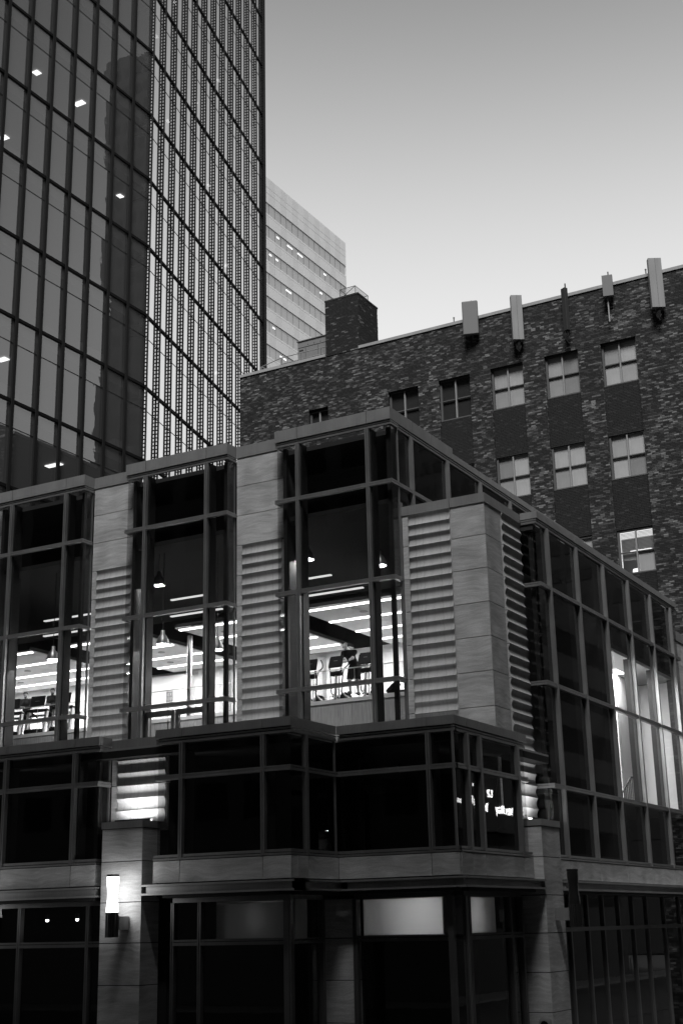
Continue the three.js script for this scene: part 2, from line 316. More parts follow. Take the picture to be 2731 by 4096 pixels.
lowerBay(front(ZL), -34.95, -30.66, [-34.07, -31.53], [0.58, 0.58]);
// the return of the first lower bay has a mullion of its own
{ const f = side(-18.2), b = part(gym, 'lower_return', [-18.2, 1.2, -31]);
  fmerge(b, 'mullion', [fgeo(f, 30.5, 30.545, 1.76, 4.82, -0.11, 0.025), fgeo(f, 30.57, 30.615, 1.76, 4.82, -0.11, 0.025), fgeo(f, 30.545, 30.57, 1.76, 4.82, -0.1, -0.03)], M.mullion);
  fbox(b, f, 'stone_band', 30.57, 32.12, 1.19, 1.74, -0.3, 0.008, M.stone, 7); fbox(b, f, 'stone_band', 30.06, 30.55, 1.19, 1.74, -0.3, 0.008, M.stone, 8);
  fmerge(b, 'cornice', [fgeo(f, 29.5, 32.12, 1.1, 1.148, -0.3, 0.22), fgeo(f, 29.6, 32.12, 0.93, 1.1, -0.3, 0.1), fgeo(f, 29.5, 32.12, 0.882, 0.93, -0.3, 0.22)], M.cap); }
lowerBay(front(ZK), -18.19, XK, [-15.46], [0, 0.01], { noPost: 1, cl: -0.2, cr: -0.01 });
lowerBay(side(XK), 32.13 + 0.11, 37.1, [32.92, 33.76, 36.4], [0.01, 0.7], { noPost: 1, cl: 0.35, cr: 0.25 });
// stone wall with louvres between the lower bays, and the pillars before it
function lowPier(f, a, b, pl, pr, pn) {
  const p = part(gym, 'louver_wall', (() => { const q = fx(f, (a + b) / 2, 0); return [q[0], 2, q[1]]; })());
  fbox(p, f, 'pier_core', a + 0.01, b - 0.01, -4.2, 4.8, -0.4, -0.1, M.backing);
  if (!f.s) { fbox(p, f, 'cap_panel', a + 0.01, b - 0.01, 4.92, 5.15, -0.2, 0.03, M.cap, 3); courses(p, f, a + 0.02, a + 0.24, [4.9, 3.88, 2.84], 0);
    fbox(p, f, 'louver_back', a + 0.25, b - 0.01, 2.6, 4.88, -0.09, -0.025, M.stone, 5); louvres(p, f, a + 0.255, b - 0.05, 4.9, 2.85, 0); }
  const q = part(gym, 'stone_pillar', (() => { const c = fx(f, (pl + pr) / 2, pn); return [c[0], -4.2, c[1]]; })());
  const ys = [2.64, 1.78, 0.73, -0.3, -1.35, -2.4, -3.45, -4.2];
  fbox(q, f, 'pillar_core', pl + 0.03, pr - 0.03, -4.2, 2.63, 0.01, pn - 0.03, M.backing);
  for (let i = 0; i < ys.length - 1; i++) { fbox(q, f, 'stone_panel', pl, pr, ys[i + 1] + JG / 2, ys[i] - JG / 2, 0.02, pn, M.stone, (pv += 1) % 23); }
  fbox(q, f, 'pillar_cap', pl - 0.02, pr + 0.02, 2.65, 2.83, 0.02, pn + 0.03, M.cap, 1);
}
lowPier(front(ZL - 0.58), -24.44, -22.5, -24.05, -22.7, 0.8);
lowPier(front(ZL - 0.58), -30.66, -28.75, -30.27, -28.92, 0.8);
lowPier(side(-15.37), 37.2, 39.45, 37.35, 38.78, 0.9);
// ground floor shop fronts, set back under the cornice
function shop(f, us, tr, mats) {
  const b = part(gym, 'shop_front', (() => { const a = fx(f, us[0], 0); return [a[0], -4.2, a[1]]; })());
  fbox(b, f, 'soffit', us[0], us[us.length - 1], 0.8, 0.878, -1.2, 0.1, M.backing);
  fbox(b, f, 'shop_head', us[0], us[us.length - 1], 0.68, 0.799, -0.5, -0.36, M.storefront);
  us.forEach((u, i) => {
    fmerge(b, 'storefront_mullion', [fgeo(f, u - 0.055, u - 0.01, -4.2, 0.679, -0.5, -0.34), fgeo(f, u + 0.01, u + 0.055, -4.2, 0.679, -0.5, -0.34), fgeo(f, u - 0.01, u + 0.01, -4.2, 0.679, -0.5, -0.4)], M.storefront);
    if (i === us.length - 1) return;
    const a = u + 0.055, c = us[i + 1] - 0.055;
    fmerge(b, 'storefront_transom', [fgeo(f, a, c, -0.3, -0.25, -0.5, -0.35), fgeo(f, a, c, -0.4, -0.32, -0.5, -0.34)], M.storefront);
    fpane(b, f, 'pane', a, c, -0.25, 0.68, -0.44, M.glass); fpane(b, f, 'pane', a, c, -4.2, -0.4, -0.44, M.glass);
  });
  return b;
}
shop(front(ZL), [-22.1, -21.24, -18.5], -0.3); shop(front(ZL), [-28.75, -27.4, -24.95, -24.4]); shop(front(ZL), [-34.95, -32.5, -30.66]);
shop(front(ZK), [-17.95, -14.78]); shop(side(XK), [32.35, 33.35, 36.1, 36.9]); shop(side(-18.2), [30.2, 31.9]);
{ const p = part(gym, 'stone_pier', [-18.5, -4.2, -32]); courses(p, front(-32.5), -18.98, -18.02, [0.7, -0.3, -1.35, -2.4, -3.45, -4.2], 0.01); fbox(p, front(-32.5), 'pier_core', -18.96, -18.04, -4.2, 0.7, -0.6, -0.085, M.backing);
  courses(p, side(-18.0), 32.5, 32.9, [0.7, -0.3, -1.35, -2.4, -3.45, -4.2], 0); }
// roofs, terrace, dark inner faces
{
  const p = part(gym, 'roof', [-28, 15, -45]);
  box(p, 'roof_slab', -44, -18.36, 15.25, 15.4, -57.5, -36.75, M.backing);
  box(p, 'roof_slab', -18.15, -15.5, 12.1, 12.28, -39.5, -36.8, M.backing); box(p, 'roof_slab', -18.15, -14.95, 12.1, 12.28, -55.1, -39.51, M.backing);
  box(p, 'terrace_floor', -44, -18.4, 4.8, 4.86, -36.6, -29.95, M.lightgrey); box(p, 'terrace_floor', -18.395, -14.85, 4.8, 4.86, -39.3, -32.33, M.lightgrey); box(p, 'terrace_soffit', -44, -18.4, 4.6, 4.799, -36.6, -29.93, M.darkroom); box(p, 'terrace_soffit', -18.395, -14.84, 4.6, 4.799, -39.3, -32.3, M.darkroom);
  const w = part(gym, 'inner_wall', [-28, 0, -40]);
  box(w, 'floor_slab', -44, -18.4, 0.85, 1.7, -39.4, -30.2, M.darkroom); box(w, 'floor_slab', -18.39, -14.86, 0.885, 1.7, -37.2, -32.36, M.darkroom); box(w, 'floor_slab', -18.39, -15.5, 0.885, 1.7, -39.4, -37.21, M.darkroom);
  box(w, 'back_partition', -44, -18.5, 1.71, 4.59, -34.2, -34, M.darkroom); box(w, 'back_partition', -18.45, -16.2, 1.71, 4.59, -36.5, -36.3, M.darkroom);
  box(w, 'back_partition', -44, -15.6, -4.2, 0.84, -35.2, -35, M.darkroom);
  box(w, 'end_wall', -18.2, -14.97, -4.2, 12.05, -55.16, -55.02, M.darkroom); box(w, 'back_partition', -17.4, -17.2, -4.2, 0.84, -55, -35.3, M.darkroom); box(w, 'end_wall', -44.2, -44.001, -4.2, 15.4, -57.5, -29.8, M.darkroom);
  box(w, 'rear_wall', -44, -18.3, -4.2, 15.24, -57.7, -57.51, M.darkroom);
}
// ---------- inside the gym ----------
const FY = 7.34;
{
  const h = part(gym, 'gym_hall', [-30, FY, -43]);
  box(h, 'gym_floor', -43.9, -17.4, 7.0, FY - 0.02, -46.8, -39.64, M.floor);
  box(h, 'gym_wall', -43.9, -17.4, 4.9, 10.62, -47.0, -46.81, M.white); box(h, 'gym_wall', -17.39, -17.2, 4.9, 12.0, -46.8, -36.75, M.greywall); box(h, 'gym_wall', -43.99, -43.91, 4.9, 10.6, -46.8, -39.7, M.white);
  box(h, 'niche_wall', -35.9, -33.4, FY, 10.4, -46.805, -46.3, M.white); box(h, 'niche_wall', -31.9, -31.5, FY, 10.4, -46.805, -46.5, M.greywall); box(h, 'niche_wall', -27.2, -26.9, FY, 10.4, -46.805, -46.5, M.lightgrey);
  box(h, 'dark_ceiling', -43.9, -18.4, 12.9, 13.05, -46.8, -36.72, M.darkroom); box(h, 'dark_ceiling', -18.1, -17.4, 12.0, 12.09, -46.8, -36.8, M.darkroom); box(h, 'dark_wall', -43.9, -18.4, 10.63, 12.89, -47.0, -46.82, M.darkroom);
  box(h, 'lobby_floor', -43.9, -18.4, 4.55, 4.88, -39.6, -36.62, M.midgrey);
  for (const [a, b] of [[-23.67, -18.3], [-28.85, -25.27], [-34.05, -30.5], [-43.6, -35.8]]) {
    const n = Math.round((b - a) / 1.79), w = (b - a) / n;
    for (let i = 0; i < n; i++) box(h, 'ceiling_panel', a + i * w + 0.008, a + (i + 1) * w - 0.008, 10.5, 10.54, -46.2, -39.2, M.ceiling);
    box(h, 'ceiling_edge', a, b, 10.541, 10.66, -46.2, -39.2, M.darkroom);
    for (const z of [-40.6, -42.4, -44.3]) put(h, 'ceiling_speaker', new THREE.CylinderGeometry(0.14, 0.14, 0.02, 20), M.midgrey, [a + (b - a) * (z === -42.4 ? 0.62 : 0.35), 10.488, z]);
  }
  for (let i = 0; i < 12; i++) { const x = -43.4 + i * 2.16; box(h, 'wood_panel', x + 0.006, x + 2.154, 4.9, 7.2, -39.66, -39.6, M.wood, i); }
  box(h, 'floor_edge', -43.9, -17.5, 7.21, FY, -39.72, -39.57, M.white);
  box(h, 'dado_strip', -43.9, -17.5, 8.55, 8.58, -46.805, -46.79, M.lightgrey);
  for (const x of [-29.19, -36.6, -19.4]) put(h, 'column', new THREE.CylinderGeometry(0.1, 0.1, 3.2, 24), M.steel, [x, 8.92, x < -36 ? -44.6 : -40.6]);
}
// linear lamps in the ceiling
const rowsZ = [-39.42, -41.4, -43.35, -45.05], STRIPS = [];
function strip(x0, x1, y, z, mat, I, label, group) {
  const L = x1 - x0, g = mergeGeometries([bgAt(-L / 2, L / 2, -0.04, 0, -0.06, 0.06)]);
  const m = put(scene, 'glow_strip', g, mat, [(x0 + x1) / 2, y, z]); tag(m, label, 'lamp', group);
  if (I) { const l = new THREE.RectAreaLight(0xffffff, I, L, 0.12); l.position.set((x0 + x1) / 2, y - 0.055, z); l.lookAt((x0 + x1) / 2, y - 5, z); scene.add(l); }
  return m;
}
const bayN = ['right-hand', 'middle', 'left-hand', 'far left'];
[[-23.6, -18.4], [-28.8, -25.3], [-34.0, -30.55], [-43.2, -35.85]].forEach(([a, b], i) => rowsZ.forEach((z, k) => {
  const x0 = i === 3 && k === 2 ? a - 0.1 : a;
  strip(x0, b, 10.495, z, M.tube, [14, 42, 150, 170][k], `white linear ceiling lamp ${['nearest the glass', 'second from the glass', 'third from the glass', 'nearest the wall'][k]}, over the ${['elliptical trainers', 'middle bay', 'left pendant lamp', 'treadmills'][i]}`, 'linear lamps of the gym ceiling');
}));
for (const [a, b, y, w] of [[-22.68, -20.5, 10.7, 'lower strip in the right-hand bay'], [-22.68, -21.7, 11.3, 'upper strip, right-hand bay'], [-28.3, -26.1, 10.72, 'lower strip in the middle bay'], [-28.3, -26.6, 11.32, 'upper strip in the middle bay'], [-34.2, -31.3, 10.72, 'lower strip in the left-hand bay'], [-34.2, -31.2, 11.3, 'upper strip in the left-hand bay']])
  strip(a, b, y, -38.2, M.faint, 0, `dim glowing strip in place of a lamp reflection, ${w}`, 'glowing strips in place of lamp reflections');  // dim glowing strips added in place of ceiling lamps mirrored in the glass
// pendant lamps with metal bells
for (const [x, y, z, L] of [[-28.2, 9.58, -37.6, 'metal bell pendant lamp behind the glass of the middle bay'], [-33.19, 9.6, -37.6, 'metal bell pendant lamp behind the glass of the left bay'], [-26.5, 9.33, -38.5, 'metal bell pendant lamp at the right edge of the middle bay'], [-22.26, 11.76, -37.6, 'high bell pendant lamp behind the wide pane of the right-hand bay'], [-19.54, 11.15, -37.6, 'high bell pendant lamp behind the narrow pane of the right-hand bay'], [-28.42, 11.74, -37.6, 'high bell pendant lamp behind the upper glass of the middle bay']]) {
  const t = thing('pendant_lamp', L, 'lamp', [x, y, z], 'bell pendants of the window void');
  const pr = [[0.235, 0], [0.232, 0.05], [0.2, 0.17], [0.14, 0.29], [0.075, 0.37], [0.07, 0.5], [0.0, 0.505]].map(p => new THREE.Vector2(...p));
  put(t, 'lamp_shade', new THREE.LatheGeometry(pr, 28), new THREE.MeshStandardMaterial({ color: 0xaaaaaa, metalness: 0.8, roughness: 0.35, side: THREE.DoubleSide }), [x, y, z]);
  put(t, 'cord', rod([0, 0.5, 0], [0, 12.9 - y, 0], 0.012), M.black, [x, y, z]);
  const bulb = put(t, 'bulb', new THREE.SphereGeometry(0.07, 16, 12), glow(y > 11 ? 0.5 : 5), [x, y + 0.1, z]); bulb.castShadow = false;
  const l = new THREE.PointLight(0xffffff, 14); l.position.set(x, y + 0.1, z); l.castShadow = true; scene.add(l);
}
// glass guard along the floor edge
{
  const t = thing('glass_railing', 'clear glass railing with thin bright top rail along the gym floor edge', 'railing', [-30, FY, -39.66]);
  put(t, 'top_rail', bgAt(-13.6, 12.4, 0, 0.03, -0.02, 0.02), M.silver, [-30, 8.35, -39.66]);
  for (let i = 0; i < 17; i++) { const x = -43.4 + i * 1.55; const p = put(t, 'glass_panel', sheet(1.535, 0.98), M.glass, [x + 0.77, 7.85, -39.66]); p.castShadow = false; box(t, 'joint_post', x - 0.008, x + 0.004, FY, 8.34, -39.67, -39.65, M.lightgrey); }
}
// wall things
{
  const w = thing('wall_clock', 'dark digital wall clock on the white gym wall beside the exerciser', 'clock', [-25.3, 10.0, -46.78]);
  box(w, 'case', -25.62, -25.0, 9.86, 10.08, -46.8, -46.72, M.plastic); for (let i = 0; i < 4; i++) box(w, 'digit', -25.55 + i * 0.13 + (i > 1 ? 0.04 : 0), -25.46 + i * 0.13 + (i > 1 ? 0.04 : 0), 9.91, 10.03, -46.719, -46.714, M.midgrey);
  const p = thing('wall_poster', 'small dark framed notice on the white wall behind the round column', 'poster', [-34.3, 9.5, -46.3]);
  box(p, 'frame', -34.48, -34.12, 9.24, 9.72, -46.299, -46.28, M.lightgrey); box(p, 'sheet', -34.45, -34.15, 9.28, 9.69, -46.279, -46.276, M.midgrey);
  for (const [a, b, c, d] of [[-34.42, -34.32, 9.52, 9.65], [-34.28, -34.18, 9.52, 9.65], [-34.42, -34.32, 9.34, 9.47], [-34.28, -34.18, 9.34, 9.47]]) box(p, 'picture', a, b, c, d, -46.275, -46.272, M.lightgrey);
  const v = thing('wall_panel', 'pale vent panel low on the gym wall behind the elliptical trainers', 'vent', [-26.2, 8, -46.7]);
  box(v, 'frame', -26.75, -25.85, 7.75, 8.85, -46.8, -46.76, M.lightgrey); for (let i = 0; i < 9; i++) box(v, 'slat', -26.68, -25.92, 7.82 + i * 0.11, 7.88 + i * 0.11, -46.759, -46.735, M.white);
}
// ---------- gym machines ----------
function elliptical(x, z, turn, label) {
  const t = thing('elliptical_trainer', label, 'elliptical trainer', [0, 0, 0], 'elliptical trainers behind the glass'); org.set(t, [0, 0, 0]);
  const P = (n, gs, m) => { const o = put(t, n, gs.length > 1 ? mergeGeometries(gs.map(g => g.index ? g.toNonIndexed() : g)) : gs[0], m); return o; };
  const b = (x0, x1, y0, y1, z0, z1) => bgAt(x0, x1, y0, y1, z0, z1);
  P('base_frame', [b(-0.28, 0.28, 0, 0.07, 0.35, 0.45), b(-0.3, 0.3, 0, 0.07, -0.75, -0.66), b(-0.06, 0.06, 0.03, 0.1, -0.7, 0.4)], M.rubber);
  const fly = new THREE.CylinderGeometry(0.24, 0.24, 0.16, 24); fly.rotateZ(Math.PI / 2); fly.scale(1, 0.85, 1.35); fly.translate(0, 0.24, -0.52); P('drive_housing', [fly], M.plastic);
  P('column', [rod([0, 0.08, 0.34], [0, 1.12, 0.22], 0.055, 10, 0.045)], M.silver);
  P('post', [rod([0.12, 0.08, 0.3], [0.1, 0.9, 0.2], 0.025)], M.silver);
  const c = new RoundedBoxGeometry(0.5, 0.44, 0.06, 3, 0.03); c.rotateX(-0.32); c.translate(0, 1.42, 0.2); P('console', [c], M.plastic);
  const lg = bgAt(-0.07, 0.07, -0.008, 0.008, 0, 0.004); lg.rotateX(-0.32); lg.translate(0, 1.45, 0.245); P('console_badge', [lg], M.midgrey);
  const hub = new RoundedBoxGeometry(0.42, 0.16, 0.2, 3, 0.06); hub.translate(0, 1.0, 0.22); P('hub_cover', [hub], M.rubber);
  P('bottle_holder', [rod([0.16, 1.05, 0.18], [0.16, 1.2, 0.16], 0.04, 10)], M.rubber);
  for (const s of [-1, 1]) {
    P('handle', [tube([[s * 0.24, 1.0, 0.2], [s * 0.27, 1.16, 0.16], [s * 0.37, 1.3, 0.05], [s * 0.36, 1.46, 0.0], [s * 0.31, 1.6, 0.03]], 0.022, 8)], M.rubber);
    P('lever', [rod([s * 0.24, 1.0, 0.2], [s * 0.22, 0.34, 0.24 + s * 0.06], 0.022)], M.rubber);
    P('pedal_arm', [rod([s * 0.22, 0.34, 0.24 + s * 0.06], [s * 0.16, 0.2, -0.5], 0.028)], M.silver);
    const pd = new RoundedBoxGeometry(0.16, 0.05, 0.38, 2, 0.02); pd.translate(s * 0.17, 0.3 + s * 0.05, -0.12); P('pedal', [pd], M.rubber);
  }
  t.position.set(x, FY - 0.02, z); t.rotation.y = turn; return t;
}
elliptical(-22.68, -40.35, 0.05, 'black elliptical trainer used by the man with headphones');
elliptical(-23.72, -40.35, 0.1, 'black elliptical trainer left of the man with headphones');
elliptical(-21.52, -40.35, 0.05, 'black elliptical trainer right of the man with headphones');
function treadmill(x, z, turn, label) {
  const t = thing('treadmill', label, 'treadmill', [0, 0, 0], 'treadmills in the left bay'); org.set(t, [0, 0, 0]);
  const P = (n, gs, m) => put(t, n, gs.length > 1 ? mergeGeometries(gs.map(g => g.index ? g.toNonIndexed() : g)) : gs[0], m);
  const dk = new RoundedBoxGeometry(0.82, 0.16, 1.9, 3, 0.05); dk.translate(0, 0.14, -0.75); P('deck', [dk], M.rubber);
  const mh = new RoundedBoxGeometry(0.8, 0.2, 0.42, 3, 0.08); mh.translate(0, 0.2, 0.22); P('motor_hood', [mh], M.plastic);
  P('belt', [bgAt(-0.28, 0.28, 0.221, 0.228, -1.66, 0.0)], M.midgrey);
  for (const s of [-1, 1]) {
    const u = bgAt(-0.05, 0.05, 0, 1.02, -0.07, 0.07); u.rotateX(-0.22); u.translate(s * 0.4, 0.12, 0.22); P('upright', [u], M.silver);
    P('handrail', [tube([[s * 0.4, 1.04, 0.06], [s * 0.41, 1.0, -0.2], [s * 0.4, 0.9, -0.55]], 0.035, 8)], M.rubber);
  }
  const tr = new RoundedBoxGeometry(0.92, 0.1, 0.3, 3, 0.04); tr.translate(0, 1.06, 0.03); P('console_tray', [tr], M.plastic);
  P('cross_bar', [bgAt(-0.38, 0.38, 0.82, 0.9, -0.02, 0.06)], M.midgrey);
  const c = new RoundedBoxGeometry(0.66, 0.46, 0.06, 3, 0.03); c.rotateX(-0.2); c.translate(0, 1.42, 0.06); P('console', [c], M.plastic);
  const lg = bgAt(-0.1, 0.1, -0.008, 0.008, 0, 0.004); lg.rotateX(-0.2); lg.translate(0, 1.43, 0.095); P('console_badge', [lg], M.midgrey);
  t.position.set(x, FY - 0.02, z); t.rotation.y = turn; return t;
}
treadmill(-36.42, -40.55, 0.15, 'black treadmill in the left bay between the two men');
treadmill(-35.12, -40.55, 0.15, 'black treadmill in the left bay nearest the stone pier');
treadmill(-37.72, -40.55, 0.15, 'black treadmill in the left bay before the leftmost man');
// towels and a mat machine at the right end of the floor edge
{
  const t = thing('folded_towel', 'white folded towels lying on the gym floor edge right of the trainers', 'towel', [-21.0, FY, -39.9]);
  const g = new RoundedBoxGeometry(0.42, 0.07, 0.22, 3, 0.03); put(t, 'towel', g, M.white, [-21.1, FY + 0.08, -39.95]); put(t, 'towel', new RoundedBoxGeometry(0.5, 0.05, 0.2, 3, 0.02), M.white, [-20.8, FY + 0.03, -39.85]);
  const r = thing('rowing_machine', 'low dark rowing machine end beside the white towels', 'rowing machine', [-20.5, FY, -40.2]);
  const a = new RoundedBoxGeometry(0.16, 0.5, 0.3, 3, 0.05); a.rotateZ(-0.9); put(r, 'arm', a, M.plastic, [-20.5, FY + 0.28, -40.15]); put(r, 'foot', new RoundedBoxGeometry(0.5, 0.14, 0.35, 3, 0.05), M.rubber, [-20.3, FY + 0.1, -40.2]); put(r, 'rail', bgAt(-0.35, 0.35, -0.03, 0.03, -0.05, 0.05), M.silver, [-20.55, FY + 0.06, -40.0]);
}
// ---------- people ----------
function sdfMesh(bones, lo, hi, n, k = 0.05, inflate = 0, cut = null) {
  const mc = new MarchingCubes(n, M.white, false, false, 90000); mc.isolation = 0; const half = n / 2;
  const cx = (lo[0] + hi[0]) / 2, cy = (lo[1] + hi[1]) / 2, cz = (lo[2] + hi[2]) / 2, sx = (hi[0] - lo[0]) / 2, sy = (hi[1] - lo[1]) / 2, sz = (hi[2] - lo[2]) / 2;
  const B = bones.map(b => { const [a, c, r1, r2] = b, d = [c[0] - a[0], c[1] - a[1], c[2] - a[2]]; return [a, d, Math.max(1e-9, d[0] ** 2 + d[1] ** 2 + d[2] ** 2), r1, r2]; });
  for (let z = 0; z < n; z++) for (let y = 0; y < n; y++) for (let x = 0; x < n; x++) {
    const px = cx + (x - half) / half * sx, py = cy + (y - half) / half * sy, pz = cz + (z - half) / half * sz; let s = 0, best = 1e9;
    for (const [a, d, L, r1, r2] of B) {
      const qx = px - a[0], qy = py - a[1], qz = pz - a[2], t = Math.max(0, Math.min(1, (qx * d[0] + qy * d[1] + qz * d[2]) / L));
      const ds = Math.hypot(qx - d[0] * t, qy - d[1] * t, qz - d[2] * t) - (r1 + (r2 - r1) * t); if (ds < best) best = ds; s += Math.exp(-Math.min(ds, 0.6) / (k * 0.4));
    }
    let v = Math.max(Math.min(best, -k * 0.4 * Math.log(s)), best - 0.05) - inflate; if (cut) v = Math.max(v, cut(px, py, pz));
    mc.field[x + y * n + z * n * n] = -v;
  }
  mc.update(); const c = mc.count, p = mc.positionArray.slice(0, c * 3), nn = mc.normalArray.slice(0, c * 3);
  for (let i = 0; i < c; i++) { p[i * 3] = cx + p[i * 3] * sx; p[i * 3 + 1] = cy + p[i * 3 + 1] * sy; p[i * 3 + 2] = cz + p[i * 3 + 2] * sz; }
  const g = new THREE.BufferGeometry(); g.setAttribute('position', new THREE.BufferAttribute(p, 3)); g.computeVertexNormals();
  for (let i = 0; i < c; i++) { const x = nn[i * 3] / sx, y = nn[i * 3 + 1] / sy, z = nn[i * 3 + 2] / sz, l = Math.hypot(x, y, z) || 1; nn[i * 3] = x / l; nn[i * 3 + 1] = y / l; nn[i * 3 + 2] = z / l; }
  g.setAttribute('normal', new THREE.BufferAttribute(nn, 3)); return g;
}
const skin = G(0.42, { roughness: 0.55 }), hairM = G(0.03, { roughness: 0.8 }), shirtM = new THREE.MeshPhysicalMaterial({ color: new THREE.Color().setRGB(0.01, 0.01, 0.01), roughness: 1, specularIntensity: 0.15 }), shortsM = new THREE.MeshPhysicalMaterial({ color: new THREE.Color().setRGB(0.02, 0.02, 0.02), roughness: 1, specularIntensity: 0.2 }), shoeM = G(0.03), sockM = G(0.02), shirtG = G(0.045, { roughness: 0.95 });
function person(label, J, x, z, turn, opt) {
  const t = thing('person', label, 'person', [0, 0, 0]); org.set(t, [0, 0, 0]);
  const P = (n, g, m) => put(t, n, g, m);
  const lo = [-0.6, -0.05, -0.55], hi = [0.6, 1.95, 0.55];
  const arm = s => [[J['sh' + s], J['el' + s], 0.055, 0.045], [J['el' + s], J['wr' + s], 0.044, 0.03]];
  const leg = s => [[J['hip' + s], J['kn' + s], 0.095, 0.06], [J['kn' + s], J['an' + s], 0.058, 0.038]];
  const torso = [[J.hipc, J.waist, 0.14, 0.125], [J.waist, J.chest, 0.13, 0.15], [J.hipL, J.hipR, 0.1, 0.1], [J.shL, J.shR, 0.075, 0.075], [J.chest, J.neck, 0.12, 0.06]];
  const fingers = s => { const w = J['wr' + s], d = J['hd' + s], out = [[w, d, 0.034, 0.036]]; const ax = [d[0] - w[0], d[1] - w[1], d[2] - w[2]], l = Math.hypot(...ax), e = ax.map(q => q / l);
    let sd = [e[1], -e[0], 0]; const sl = Math.hypot(...sd) || 1; sd = sd.map(q => q / sl);
    [[-0.027, 0.07], [-0.009, 0.082], [0.009, 0.078], [0.027, 0.06]].forEach(([o, L]) => { const b = d.map((q, i) => q + sd[i] * o + e[i] * 0.02), m = b.map((q, i) => q + e[i] * L * 0.55), q2 = m.map((q, i) => q + e[i] * L * 0.3 + (i === 1 ? -0.02 : 0)); out.push([b, m, 0.0095, 0.009], [m, q2, 0.009, 0.008]); });
    const tb = w.map((q, i) => q + sd[i] * -0.03 + e[i] * 0.03), tm = tb.map((q, i) => q + sd[i] * -0.03 + e[i] * 0.04); out.push([w, tb, 0.02, 0.015], [tb, tm, 0.012, 0.01]); return out; };
  const head = J.head, fw = J.face, up = J.hup; const hv = (a, b, c) => [0, 1, 2].map(i => head[i] + fw[i] * a + up[i] * b + J.hside[i] * c);
  const skull = [[hv(-0.02, 0.03, 0), hv(0.02, 0.025, 0), 0.088, 0.08], [hv(0.025, -0.01, 0), hv(0.05, -0.085, 0), 0.066, 0.042], [J.neck, hv(-0.02, -0.06, 0), 0.058, 0.055]];
  const face = [[hv(0.09, 0.015, 0), hv(0.115, -0.025, 0), 0.011, 0.016], [hv(0.082, 0.035, -0.035), hv(0.082, 0.035, 0.035), 0.014, 0.014], [hv(0.084, -0.06, -0.02), hv(0.084, -0.06, 0.02), 0.011, 0.011], [hv(0, 0.01, 0.085), hv(-0.01, -0.03, 0.082), 0.014, 0.01], [hv(0, 0.01, -0.085), hv(-0.01, -0.03, -0.082), 0.014, 0.01]];
  const bodyG = sdfMesh([...torso, ...arm('L'), ...arm('R'), ...leg('L'), ...leg('R'), [J.neck, hv(-0.02, -0.06, 0), 0.056, 0.056]], lo, hi, 76, 0.05);
  const box3 = (c, r) => [c.map(q => q - r), c.map(q => q + r)];
  const headG = sdfMesh([...skull, ...face], ...box3(head, 0.2), 56, 0.02);
  const hands = ['L', 'R'].map(s => sdfMesh([[J['el' + s], J['wr' + s], 0.043, 0.03], ...fingers(s)], ...box3(J['hd' + s], 0.14), 52, 0.012));
  const body = P('body', mergeGeometries([bodyG, headG, ...hands]), skin);
  // hair: a cap over the crown and the back of the head
  P('hair', sdfMesh(skull.slice(0, 1), ...box3(head, 0.17), 44, 0.02, opt.hair || 0.012, (a, b, c) => { const d = [a - head[0], b - head[1], c - head[2]], f = d[0] * fw[0] + d[1] * fw[1] + d[2] * fw[2], u = d[0] * up[0] + d[1] * up[1] + d[2] * up[2]; return (f * (opt.line || 0.8) - u + 0.02) * 0.8; }), opt.hairM || hairM);
  if (opt.beard) P('beard', sdfMesh([skull[1]], ...box3(hv(0.04, -0.06, 0), 0.1), 34, 0.02, 0.006, (a, b, c) => { const d = [a - head[0], b - head[1], c - head[2]]; return (d[0] * up[0] + d[1] * up[1] + d[2] * up[2]) + 0.045; }), hairM);
  for (const s of [-1, 1]) P('eye', new THREE.SphereGeometry(0.009, 8, 6), hairM).position.set(...hv(0.088, 0.022, 0.03 * s));
  const sl = s => [J['sh' + s], [0, 1, 2].map(i => J['sh' + s][i] + (J['el' + s][i] - J['sh' + s][i]) * opt.sleeve), 0.058, 0.056];
  const sleeves = opt.sleeve > 1 ? ['L', 'R'].flatMap(arm) : ['L', 'R'].map(sl);
  P('shirt', sdfMesh([...torso, ...sleeves], lo, hi, 80, 0.05, 0.02, (a, b, c) => Math.max(J.hipc[1] - 0.06 - b, b - J.neck[1] - 0.005)), opt.shirt || shirtM);
  P('shorts', sdfMesh([...torso.slice(0, 1), torso[2], ...['L', 'R'].map(s => [J['hip' + s], J['kn' + s], 0.115, 0.09])], lo, hi, 76, 0.05, 0.02, (a, b, c) => Math.max(b - J.hipc[1] - 0.08, Math.min(J.knL[1], J.knR[1]) + 0.03 - b)), shortsM);
  for (const s of ['L', 'R']) { const a = J['an' + s]; const f = [a[0] + (J.toe || [0, 0, 0.2])[0], a[1] - 0.05, a[2] + 0.17]; P('shoe', sdfMesh([[[a[0], a[1] - 0.04, a[2] - 0.03], f, 0.046, 0.036], [a, [a[0], a[1] - 0.04, a[2]], 0.045, 0.05]], [a[0] - 0.2, a[1] - 0.2, a[2] - 0.2], [a[0] + 0.2, a[1] + 0.2, a[2] + 0.3], 36, 0.03, 0.004), shoeM); }
  if (opt.phones) {
    const band = new THREE.TorusGeometry(0.108, 0.012, 8, 28, Math.PI), m = new THREE.Matrix4().makeBasis(new THREE.Vector3(...J.hside), new THREE.Vector3(...up), new THREE.Vector3(...fw).negate());
    const cups = [-1, 1].map(s => { const q = new THREE.CylinderGeometry(0.038, 0.038, 0.035, 16); q.rotateZ(Math.PI / 2); q.translate(s * 0.105, 0, 0); return q; });
    const g = mergeGeometries([band, ...cups]); g.applyMatrix4(m); g.translate(...hv(-0.01, 0.0, 0)); P('headphones', g, M.rubber);
  }
  t.position.set(x, opt.y, z); t.rotation.y = turn; return t;
}
